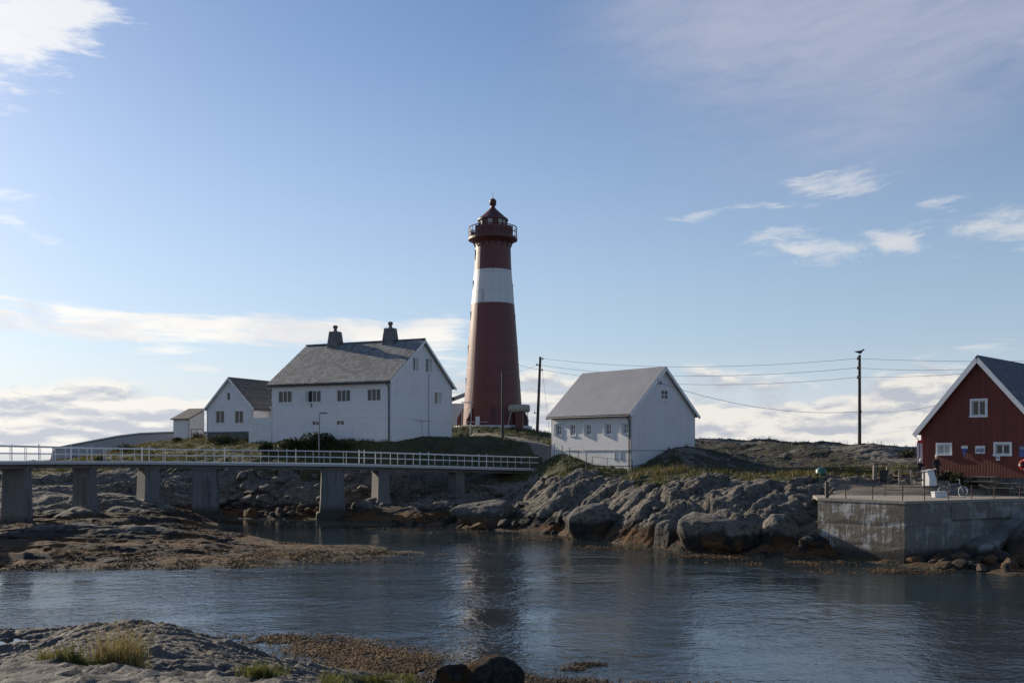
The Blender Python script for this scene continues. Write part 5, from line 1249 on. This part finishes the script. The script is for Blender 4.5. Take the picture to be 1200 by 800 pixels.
MB().box((-.72, -.07, .70), (-.34, .07, .72)).tube((-.65, .05, .70), (-.53, .05, .34), .006).tube((-.65, -.05, .70), (-.53, -.05, .34), .006).build('luggage_rack', 'dark_metal', bk)
MB().tube((-.10, .02, .28), (-.16, .20, .0), .010).build('kickstand', 'dark_metal', bk)

# ---- people
def person(q, rz, J, label, top, bottom, hair):
    """one skinned surface grown over a posed skeleton; fingers and thumb are part of the same skin"""
    root = empty('person', q, rz, label, 'person')
    V = []; E = []; Rd = []
    def add(p, r, par=None):
        V.append(Vector(p)); Rd.append(r)
        if par is not None: E.append((par, len(V)-1))
        return len(V)-1
    pel = add(J['pelvis'], .135)
    sp = add(J['waist'], .125, pel); chst = add(J['chest'], .145, sp); nk = add(J['neck'], .062, chst); hd = add(J['head0'], .072, nk)
    for s in ('l', 'r'):
        sg = 1 if s == 'l' else -1
        sh_ = add(J['sh_'+s], .075, chst); elb = add(J['el_'+s], .052, sh_); wr = add(J['wr_'+s], .036, elb)
        hv = (Vector(J['wr_'+s])-Vector(J['el_'+s])).normalized(); side = hv.cross(Vector((0, 1, .2))).normalized()
        pm_ = add(Vector(J['wr_'+s])+hv*.075, .034, wr)
        for k, (o, ln_) in enumerate(((-.028, .060), (-.010, .072), (.009, .067), (.026, .052))):
            b_ = add(Vector(V[pm_])+hv*.03+side*o, .0095, pm_); m_ = add(V[b_]+hv*ln_*.55+Vector((0, -.010, 0)), .0085, b_); add(V[m_]+hv*ln_*.4+Vector((0, -.022, 0)), .007, m_)
        th_ = add(Vector(J['wr_'+s])+hv*.04+side*-.035, .012, wr); add(V[th_]+hv*.04+side*-.028, .009, th_)
        hp = add(J['hip_'+s], .098, pel); kn = add(J['kn_'+s], .066, hp); ak = add(J['an_'+s], .044, kn)
        fd = Vector(J.get('fwd', (0, -1, 0))); add(Vector(J['an_'+s])+fd*.08+Vector((0, 0, -.045)), .042, ak); add(Vector(J['an_'+s])+fd*.19+Vector((0, 0, -.055)), .032, len(V)-1)
    me = bpy.data.meshes.new('body'); me.from_pydata(V, E, []); ob = link('body', me, root)
    md = ob.modifiers.new('skin', 'SKIN'); md.use_smooth_shade = True
    for i, r in enumerate(Rd): me.skin_vertices[0].data[i].radius = (r, r)
    me.skin_vertices[0].data[0].use_root = True
    ss = ob.modifiers.new('sub', 'SUBSURF'); ss.levels = 1; ss.render_levels = 1
    dg = bpy.context.evaluated_depsgraph_get(); em = bpy.data.meshes.new_from_object(ob.evaluated_get(dg))
    ob.modifiers.clear(); ob.data = em; em.materials.clear()
    for m in (top, bottom, 'skin', 'rubber'): em.materials.append(M[m])
    hipz = J['pelvis'][2]; wrs = [Vector(J['wr_l']), Vector(J['wr_r'])]; ankz = max(J['an_l'][2], J['an_r'][2])
    nkz = J['neck'][2]
    for p in em.polygons:
        c = p.center; mi = 0
        if c.z > nkz: mi = 2
        elif min((c-w).length for w in wrs) < .13 and min((c-Vector(J['el_'+s])).length for s in 'lr') > .20: mi = 2
        elif c.z < ankz+.03: mi = 3
        elif min((c-Vector(J[k])).length for k in ('kn_l', 'kn_r', 'hip_l', 'hip_r', 'an_l', 'an_r')) < min((c-Vector(J[k])).length for k in ('waist', 'chest', 'el_l', 'el_r', 'wr_l', 'wr_r')): mi = 1
        p.material_index = mi; p.use_smooth = True
    # head shaped with brow, nose, chin
    hc = Vector(J['head']); fw = Vector(J.get('look', (0, -1, 0))).normalized(); rt = fw.cross(Vector((0, 0, 1))).normalized(); up = rt.cross(fw)
    hm = MB(); n, m = 18, 14; vs = []
    for j in range(m+1):
        ph = math.pi*j/m; zc = math.cos(ph)
        for i in range(n):
            t = 2*math.pi*i/n; f = math.cos(t)*math.sin(ph); s_ = math.sin(t)*math.sin(ph)
            rf_ = .098; w_ = .076*(1-.22*max(0, -zc)); h_ = .118
            fx_ = f*rf_+(.022 if f > .8 and -.35 < zc < .15 else 0)+(.010 if f > .5 and zc < -.6 else 0)-(.008 if f > .6 and .1 < zc < .35 and abs(s_) > .2 else 0)
            vs.append(hc+fw*fx_+rt*(s_*w_)+up*(zc*h_))
    hm.add(vs, [(j*n+i, j*n+(i+1) % n, (j+1)*n+(i+1) % n, (j+1)*n+i) for j in range(m) for i in range(n)])
    head = hm.build('head', 'skin', root, smooth=True)
    for s in (-1, 1):
        e = MB(); ell(e, hc+rt*(s*.078)+up*.0, (.018, .012, .030), 8, 6); e.build('ear', 'skin', head, smooth=True)
        e = MB(); ell(e, hc+fw*.088+rt*(s*.030)+up*.018, (.010, .010, .008), 8, 6); e.build('eye', 'dark_cloth', head, smooth=True)
    e = MB(); ell(e, hc+fw*.092-up*.052, (.018, .010, .005), 8, 6); e.build('mouth', 'bright_red', head, smooth=True)
    hr_ = MB(); vs = []
    for j in range(9):
        ph = math.pi*.60*j/8
        for i in range(n):
            t = 2*math.pi*i/n; f = math.cos(t)*math.sin(ph); s_ = math.sin(t)*math.sin(ph); zc = math.cos(ph)
            k_ = 1.07 if not (f > .55 and zc < .45) else .93
            vs.append(hc-fw*.008+fw*(f*.104*k_)+rt*(s_*.083*k_)+up*(zc*.126*k_))
    hr_.add(vs, [(j*n+i, j*n+(i+1) % n, (j+1)*n+(i+1) % n, (j+1)*n+i) for j in range(8) for i in range(n)]); hr_.build('hair', hair, root, smooth=True)
    return root
STAND = dict(pelvis=(0, 0, .95), waist=(0, -.01, 1.10), chest=(0, -.02, 1.32), neck=(0, -.03, 1.50), head0=(0, -.045, 1.57), head=(0, -.06, 1.65),
    sh_l=(.19, -.02, 1.42), el_l=(.25, -.06, 1.14), wr_l=(.14, -.26, 1.02), sh_r=(-.19, -.02, 1.42), el_r=(-.25, .02, 1.13), wr_r=(-.20, -.15, .92),
    hip_l=(.10, 0, .90), kn_l=(.12, -.04, .49), an_l=(.12, .02, .085), hip_r=(-.10, 0, .90), kn_r=(-.11, -.01, .49), an_r=(-.13, .05, .085), look=(-.35, -1, -.15))
SIT = dict(pelvis=(0, 0, .52), waist=(0, -.02, .68), chest=(0, -.08, .90), neck=(0, -.12, 1.07), head0=(0, -.145, 1.14), head=(0, -.17, 1.22),
    sh_l=(.19, -.08, 1.0), el_l=(.24, -.24, .78), wr_l=(.12, -.42, .80), sh_r=(-.19, -.08, 1.0), el_r=(-.24, -.22, .77), wr_r=(-.10, -.42, .78),
    hip_l=(.10, -.03, .50), kn_l=(.13, -.44, .50), an_l=(.13, -.42, .085), hip_r=(-.10, -.03, .50), kn_r=(-.12, -.44, .50), an_r=(-.14, -.38, .085), look=(.2, -1, -.1))
q = at(1097, 565, 61.5); q.z = ground(q.x, q.y)
person(q, R(25), STAND, 'standing person with pale hair and dark jacket and trousers beside the white chest', 'dark_cloth', 'dark_cloth', 'pale_hair')
q = at(1076.5, 561, 63.0); q.z = ground(q.x, q.y)+.0
person(q, R(35), SIT, 'seated person with pale hair bent forward on a bench by the banner', 'dark_cloth', 'grey_cloth', 'pale_hair')
st = empty('garden_bench', q, R(35), 'small dark bench under the seated person', 'bench')
for k in range(3): MB().box((-.6, -.10+k*.13, .375), (.6, -.10+k*.13+.115, .405)).build('seat_board', 'dark_wood', st)
for x in (-.5, .5):
    for y in (-.05, .22): MB().box((x-.03, y-.03, -.05), (x+.03, y+.03, .374)).build('leg', 'dark_wood', st)
for k in range(2): MB().box((-.6, .29, .52+k*.16), (.6, .32, .63+k*.16)).build('back_board', 'dark_wood', st)
for x in (-.5, .5): MB().box((x-.03, .322, .2), (x+.03, .36, .82)).build('back_post', 'dark_wood', st)

# ------------------------------------------------------------------ boulders
def ico(sub):
    bm = bmesh.new(); bmesh.ops.create_icosphere(bm, subdivisions=sub, radius=1); v = [x.co.copy() for x in bm.verts]; f = [tuple(y.index for y in x.verts) for x in bm.faces]; bm.free(); return v, f
ICO3, ICO4 = ico(3), ico(5)
def boulder_mesh(seed, base=ICO3, cuts=13, rough=.10):
    rn = random.Random(seed); planes = []
    for _ in range(cuts):
        n = Vector((rn.gauss(0, 1), rn.gauss(0, 1), rn.gauss(0, .8))).normalized(); planes.append((n, rn.uniform(.48, .82)))
    off = Vector((seed*3.1, seed*1.7, seed*.9)); vs = []
    for v in base[0]:
        p = v.copy()
        for n, d in planes:
            k = p.dot(n)-d
            if k > 0: p -= n*k*.93
        p *= 1+rough*(mnoise.fractal(p*1.6+off, 1.0, 2.0, 4))
        p += p.normalized()*.03*mnoise.noise(p*7+off)
        vs.append(p)
    me = bpy.data.meshes.new('boulder'); me.from_pydata(vs, [], base[1]); me.materials.append(M['boulder_rock'])
    me.polygons.foreach_set('use_smooth', [True]*len(me.polygons)); me.set_sharp_from_angle(angle=R(38)); return me
def _wetrock(t, p):
    v = wpos(t); b = noise(v, 5, 7, .7); c = noise(v, 1.4, 4)
    setc(t, p, mix(c.step(.5, .62)*.8, mix(b.step(.35, .65), (.014, .013, .012), (.052, .047, .041)), (.060, .030, .010))); p.inputs['Roughness'].default_value = .95; p.inputs['Specular IOR Level'].default_value = .15
    bump(t, p, b, 1.0, .06)
mat('wet_rock', _wetrock)
BM = [boulder_mesh(s) for s in range(1, 11)]
def boulder(me, x, y, s, rot, sink, label, group=None, tg=None, name='boulder', z=None):
    o = bpy.data.objects.new(name, me); COL.objects.link(o)
    o.location = (x, y, (ground(x, y, tg) if z is None else z)+s[2]*(1-2*sink)); o.scale = s; o.rotation_euler = rot
    return tag(o, label, 'rock', group)
rn = random.Random(5)
def scatter(n, pxr, Yr, sr, label, group, cond=lambda z, x, y: True, flatz=.62):
    k = 0; tries = 0; placed = []
    while k < n and tries < n*30:
        tries += 1; Y = rn.uniform(*Yr); px = rn.uniform(*pxr); x = (px-600)/F*Y; z = ground(x, Y)
        if not cond(z, x, Y): continue
        s = sr[0]+(sr[1]-sr[0])*rn.random()**2.2
        if any((x-a)**2+(Y-b)**2 < (.62*(s+c))**2 for a, b, c in placed): continue
        placed.append((x, Y, s)); k += 1
        boulder(rn.choice(BM), x, Y, (s*rn.uniform(.8, 1.35), s*rn.uniform(.75, 1.1), s*rn.uniform(.5, .85)*flatz/.62), (rn.uniform(-.3, .3), rn.uniform(-.3, .3), rn.uniform(0, 6.3)), rn.uniform(.28, .42), label, group)
scatter(120, (255, 450), (87, 97.5), (.28, 1.0), 'angular grey rubble stone on the steep bank under the footbridge', 'rubble stones under the footbridge', lambda z, x, y: .15 < z < 4.6)
scatter(34, (430, 700), (66, 82), (.25, .9), 'rounded grey shore rock at the water\'s edge right of the bridge piers', 'rocks along the middle shore', lambda z, x, y: -.05 < z < 1.5)
scatter(14, (450, 660), (78, 95), (.4, 1.2), 'smooth grey rock embedded in the dark slope below the bridge end', 'rocks on the slope below the bridge end', lambda z, x, y: 1.5 < z < 4.0, .5)
scatter(16, (690, 960), (56, 66), (.25, .7), 'cracked grey block on the sunlit ledges left of the quay', 'blocks on the sunlit ledges', lambda z, x, y: .1 < z < 3.9)
scatter(16, (-20, 260), (54, 90), (.25, .6), 'dark weed-stained rock on the low islet beneath the bridge', 'rocks on the low islet', lambda z, x, y: .15 < z < 2.5, .5)
scatter(34, (960, 1215), (46, 54), (.25, .75), 'small dark stone in the mud at the quay wall foot', 'stones at the quay foot', lambda z, x, y: -.05 < z < .5)
def bigrock(px, py_top, Y, w, d, hgt, seed, label, rot=(0, 0, 0), mesh=None, lift=0):
    p = at(px, py_top, Y); me = mesh or boulder_mesh(seed, ICO4, 6, .10)
    o = bpy.data.objects.new('boulder', me); COL.objects.link(o); o.scale = (w/2, d/2, hgt/2/.8); o.rotation_euler = rot
    if seed in (43, 44): me.materials.clear(); me.materials.append(M['wet_rock'])
    o.location = (p.x, p.y, p.z-hgt*.5+lift); return tag(o, label, 'boulder')
bigrock(845, 600, 59.6, 5.2, 3.4, 2.6, 31, 'huge smooth whale-backed boulder at the water\'s edge left of the quay', (0, R(5), R(-8)))
bigrock(916, 607, 58.2, 2.3, 2.4, 2.6, 33, 'upright split boulder between whale-backed boulder and quay wall', (0, R(-18), R(30)))
bigrock(782, 615, 62.0, 2.2, 2.2, 2.2, 35, 'squat pale boulder with weedy foot left of the whale-backed boulder', (0, R(8), R(20)))
bigrock(690, 596, 68.8, 4.2, 3.2, 2.4, 36, 'long slanting pale slab where shadowed slope meets sunlit ledges', (0, R(-14), R(15)))
bigrock(575, 589, 78.5, 6.4, 3.6, 2.5, 37, 'long dark whale-backed rock on the shadowed shore below the bridge end', (0, R(3), R(6)))
bigrock(1115, 648, 53.2, 3.4, 2.2, 1.5, 38, 'low dark rock lying under the quay\'s right face', (0, R(-12), R(25)))
bigrock(1222, 612, 54.5, 4.2, 3.6, 4.2, 39, 'big smooth overhanging rock at the quay\'s far right end', (0, R(16), R(20)))
bigrock(170, 592, 84.2, 6.6, 4.2, 2.4, 41, 'broad pale rock hump under the third bridge pier', (0, R(4), R(10)))
bigrock(95, 596, 78.8, 5.8, 3.6, 2.2, 42, 'ribbed pale rock hump between the two leftmost bridge piers', (0, R(-6), R(-12)))
bigrock(578, 776, 24.0, 1.9, 1.5, 1.3, 43, 'dark rounded boulder in the foreground at the water\'s edge', (0, R(6), R(15)))
bigrock(530, 782, 23.7, 1.7, 1.1, .95, 44, 'weed-topped rough rock leaning against the dark foreground boulder', (0, R(-4), R(40)))

# ------------------------------------------------------------------ grass, bushes, seaweed
def blades(name, X, Y, Z, H, Wd, lean, material, tint, label, cat, seg=1):
    n = len(X); t = RNG.uniform(0, 2*np.pi, n); dxx, dyy = np.cos(t), np.sin(t)
    la = RNG.uniform(0, 2*np.pi, n); lx_, ly_ = np.cos(la)*lean*H*RNG.random(n), np.sin(la)*lean*H*RNG.random(n)
    base = np.stack([X, Y, Z], 1); side = np.stack([dxx, dyy, np.zeros(n)], 1)*Wd[:, None]/2
    tip = base+np.stack([lx_, ly_, H], 1); mid = base+np.stack([lx_*.3, ly_*.3, H*.55], 1)
    V = np.stack([base-side, base+side, mid-side*.75, mid+side*.75, tip], 1).reshape(-1, 3)
    b = np.arange(n)*5
    Fc = np.concatenate([np.stack([b, b+1, b+3], 1), np.stack([b, b+3, b+2], 1), np.stack([b+2, b+3, b+4], 1)])
    o = raw_mesh(name, V, Fc, material, np.repeat(np.clip(tint, 0, 1), 5))
    return tag(o, label, cat, kind='stuff')
def terr_arrays(X, Y):
    gx, gy, Z = TG; i = np.clip(np.searchsorted(gx, X)-1, 0, len(gx)-2); j = np.clip(np.searchsorted(gy, Y)-1, 0, len(gy)-2)
    a = (X-gx[i])/(gx[i+1]-gx[i]); b = (Y-gy[j])/(gy[j+1]-gy[j])
    return (Z[j, i]*(1-a)+Z[j, i+1]*a)*(1-b)+(Z[j+1, i]*(1-a)+Z[j+1, i+1]*a)*b
N = 330000
Yr = 62+(122-62)*RNG.random(N); Xr = (RNG.uniform(-40, 1110, N)-600)/F*Yr
zb0 = isl(Xr, Yr); g, s = masks(Xr, Yr, zb0); zt_ = terr_arrays(Xr, Yr)
clump = fbm(Xr*1.1, Yr*1.1, 71, 3); dens = sstep(.38, .62, clump)
keep = (g*(.35+.65*dens) > .32+.5*RNG.random(N))
# keep it off the buildings
for ff, L_, W_ in ((f1, L1, W1), (f4, LB, WB), (f2, WA, LA)):
    mi = np.array(ff.i); lx2 = mi[0, 0]*Xr+mi[0, 1]*Yr+mi[0, 3]; ly2 = mi[1, 0]*Xr+mi[1, 1]*Yr+mi[1, 3]
    keep &= ~((lx2 > -.05) & (lx2 < L_+.05) & (ly2 > -.05) & (ly2 < W_+.05))
keep &= np.hypot(Xr-lx, Yr-YL) > 4.9
keep &= ~((Yr > 77) & (Xr > 13.5) & (RNG.random(N) > .10))
Xk, Yk, Zk = Xr[keep], Yr[keep], zt_[keep]; nk_ = len(Xk)
big = fbm(Xk*.25, Yk*.25, 73, 3)
tall = sstep(.45, .65, big)*.35
left = sstep(-6, -14, Xk)*0.0
H = RNG.uniform(.12, .34, nk_)*(1+tall*1.6)
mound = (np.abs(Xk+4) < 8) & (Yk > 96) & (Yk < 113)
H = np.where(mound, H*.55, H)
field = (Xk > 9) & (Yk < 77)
litg = np.where(field, .28, 0)+np.where((Xk < -20), .34, 0)  # sunlit look put into the tint of the field and left grass
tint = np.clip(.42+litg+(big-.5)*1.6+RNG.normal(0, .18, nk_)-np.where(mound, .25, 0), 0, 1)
blades('meadow_grass', Xk, Yk, Zk-.03, H, RNG.uniform(.035, .075, nk_), .7, 'meadow_grass', tint, 'green and straw coloured grass covering the island slopes', 'grass')
# foreground tufts
def tuft(px, py, wpx, n, h0, h1_, tintm, label, yd=.5):
    cs = [ground_hit(px+random.uniform(-wpx, wpx)*.5, py+random.uniform(-1, 1)*6, FG, 18, 33, .03) for _ in range(max(6, n//60))]
    X = []; Y = []
    for c in cs:
        m_ = n//len(cs); X += list(RNG.normal(c.x, .10, m_)); Y += list(RNG.normal(c.y, .10*yd*2, m_))
    X, Y = np.array(X), np.array(Y); Z = np.array([ground(a, b, FG) for a, b in zip(X, Y)])
    hh = RNG.uniform(h0, h1_, len(X))*(.45+1.1*fbm(X*4.5, Y*4.5, int(px), 3)**1.3*1.6)*(.55+.9*RNG.random(len(X))**2)
    return blades('grass_tuft', X, Y, Z-.02, hh, RNG.uniform(.010, .020, len(X)), .75, 'tuft_grass', np.clip(RNG.normal(tintm, .2, len(X)), 0, 1), label, 'grass')
tuft(140, 790, 44, 800, .22, .78, .98, 'tall straw-yellow grass tuft growing from the foreground rock')
tuft(106, 795, 50, 900, .08, .30, .35, 'low green leafy tuft left of the straw-yellow grass')
tuft(62, 785, 30, 300, .08, .22, .62, 'sparse dry tuft at the far left of the foreground rock')
tuft(312, 790, 62, 1300, .07, .18, .40, 'flat green grass cushion in the middle of the foreground rock')
tuft(436, 799, 110, 2200, .07, .20, .38, 'long low green grass strip at the foreground rock\'s right end')
tuft(150, 760, 26, 300, .1, .28, .66, 'small olive tuft behind the straw-yellow grass')
for i, (px, Y, w, d, hh, n, lab) in enumerate(((374, 100.2, 4.4, 1.8, 1.9, 3800, 'broad dark hedge-like bush below the large dwelling\'s front windows'), (343, 101.0, 3.2, 1.6, 1.35, 1900, 'mid-green bush left of the broad dark bush'), (312, 101.5, 1.7, 1.2, 1.05, 900, 'rounded dark bush before the low basement wing'),
        (262, 108.5, 3.6, 1.3, 1.0, 1500, 'dark bush hiding the annexe\'s stone foundation'), (232, 116.5, 1.6, 1.1, .9, 700, 'dark bush at the foot of the tiny shed'), (208, 116, 1.3, 1.0, .7, 500, 'small dark bush left of the tiny shed'),
        (146, 111, 2.4, 1.3, .85, 900, 'dark bush at the far left edge of the grassy rise'), (118, 107, 1.4, 1.0, .6, 500, 'low dark bush left of the grassy rise behind the bridge'), (48, 106, 3.4, 1.6, .55, 800, 'low green shrub behind the bridge railing\'s left part'), (402, 99.4, 2.4, 1.2, .9, 900, 'low reddish green bush right of the broad dark bush'), (1063, 84, 1.6, 1.3, .9, 700, 'dark round bush on the bare knoll by the red house'))):
    bush(px, Y, w, d, hh, n, lab, seed=i+1)
def kelp(patches, tg, name, label, n, size, ps=.5, thr=.47):
    X = []; Y = []
    for px, py, wx, hy in patches:
        m_ = int(n*wx*hy/sum(p[2]*p[3] for p in patches))
        pxs = px+wx*RNG.normal(0, .42, m_); pys = py+hy*RNG.normal(0, .38, m_)
        yy = (EYE-.12)*F/(pys-HZ); X += list((pxs-600)/F*yy); Y += list(yy)
    X, Y = np.array(X), np.array(Y)
    Z = np.array([ground(a, b, tg) for a, b in zip(X, Y)]); ok = (Z < 1.3) & (fbm(X*1.3*ps, Y*1.3*ps, 91, 4)+RNG.normal(0, .04, len(Z)) > thr); X, Y, Z = X[ok], Y[ok], np.maximum(Z[ok], .0)+.015
    m_ = len(X); t = RNG.uniform(0, 6.283, m_); L = RNG.uniform(*size, m_); d = np.stack([np.cos(t), np.sin(t), np.zeros(m_)], 1); sd = np.stack([-np.sin(t), np.cos(t), np.zeros(m_)], 1)
    P = np.stack([X, Y, Z], 1); vs = []
    for k, (f, w) in enumerate(((0, .5), (.35, 1), (.7, .8), (1, .25))):
        c = P+d*(L*f)[:, None]+np.stack([np.zeros(m_)]*2+[RNG.uniform(0, .09, m_)*L/.3*(1 if 0 < f < 1 else .3)], 1)
        vs += [c-sd*(L*.13*w)[:, None], c+sd*(L*.13*w)[:, None]]
    V = np.stack(vs, 1).reshape(-1, 3); b = np.arange(m_)*8
    Fc = np.concatenate([np.stack([b+2*k, b+2*k+1, b+2*k+3, b+2*k+2], 1) for k in range(3)])
    tn = np.clip(.45+1.3*(fbm(X*.9, Y*.9, 81, 3)-.5)+RNG.normal(0, .2, m_), 0, 1)
    return tag(raw_mesh(name, V, Fc, 'kelp', np.repeat(tn, 8)), label, 'seaweed', kind='stuff')
kelp([(340, 745, 110, 9), (400, 757, 90, 13), (470, 770, 75, 18), (430, 776, 90, 14), (550, 788, 90, 12), (640, 795, 90, 8), (790, 799, 90, 5), (690, 773, 26, 3), (672, 778, 20, 3)], FG, 'foreground_seaweed', 'rust-brown seaweed heaped along the near waterline', 24000, (.06, .18), 1.3, .36)
kelp([(50, 662, 150, 5), (170, 656, 120, 6), (330, 652, 160, 6), (440, 648, 90, 5), (310, 636, 70, 4), (240, 660, 120, 5), (60, 630, 90, 10), (140, 625, 100, 10), (230, 628, 70, 9), (380, 645, 130, 6)], TG, 'islet_seaweed', 'orange and olive seaweed spread over the low islet flats', 22000, (.10, .30))
kelp([(460, 617, 90, 3), (560, 622, 90, 3), (640, 628, 90, 4), (720, 640, 80, 4), (830, 650, 110, 4), (940, 658, 90, 4), (1060, 667, 120, 4), (340, 607, 90, 2)], TG, 'shoreline_seaweed', 'brown seaweed fringe along the far waterline', 6000, (.10, .3))
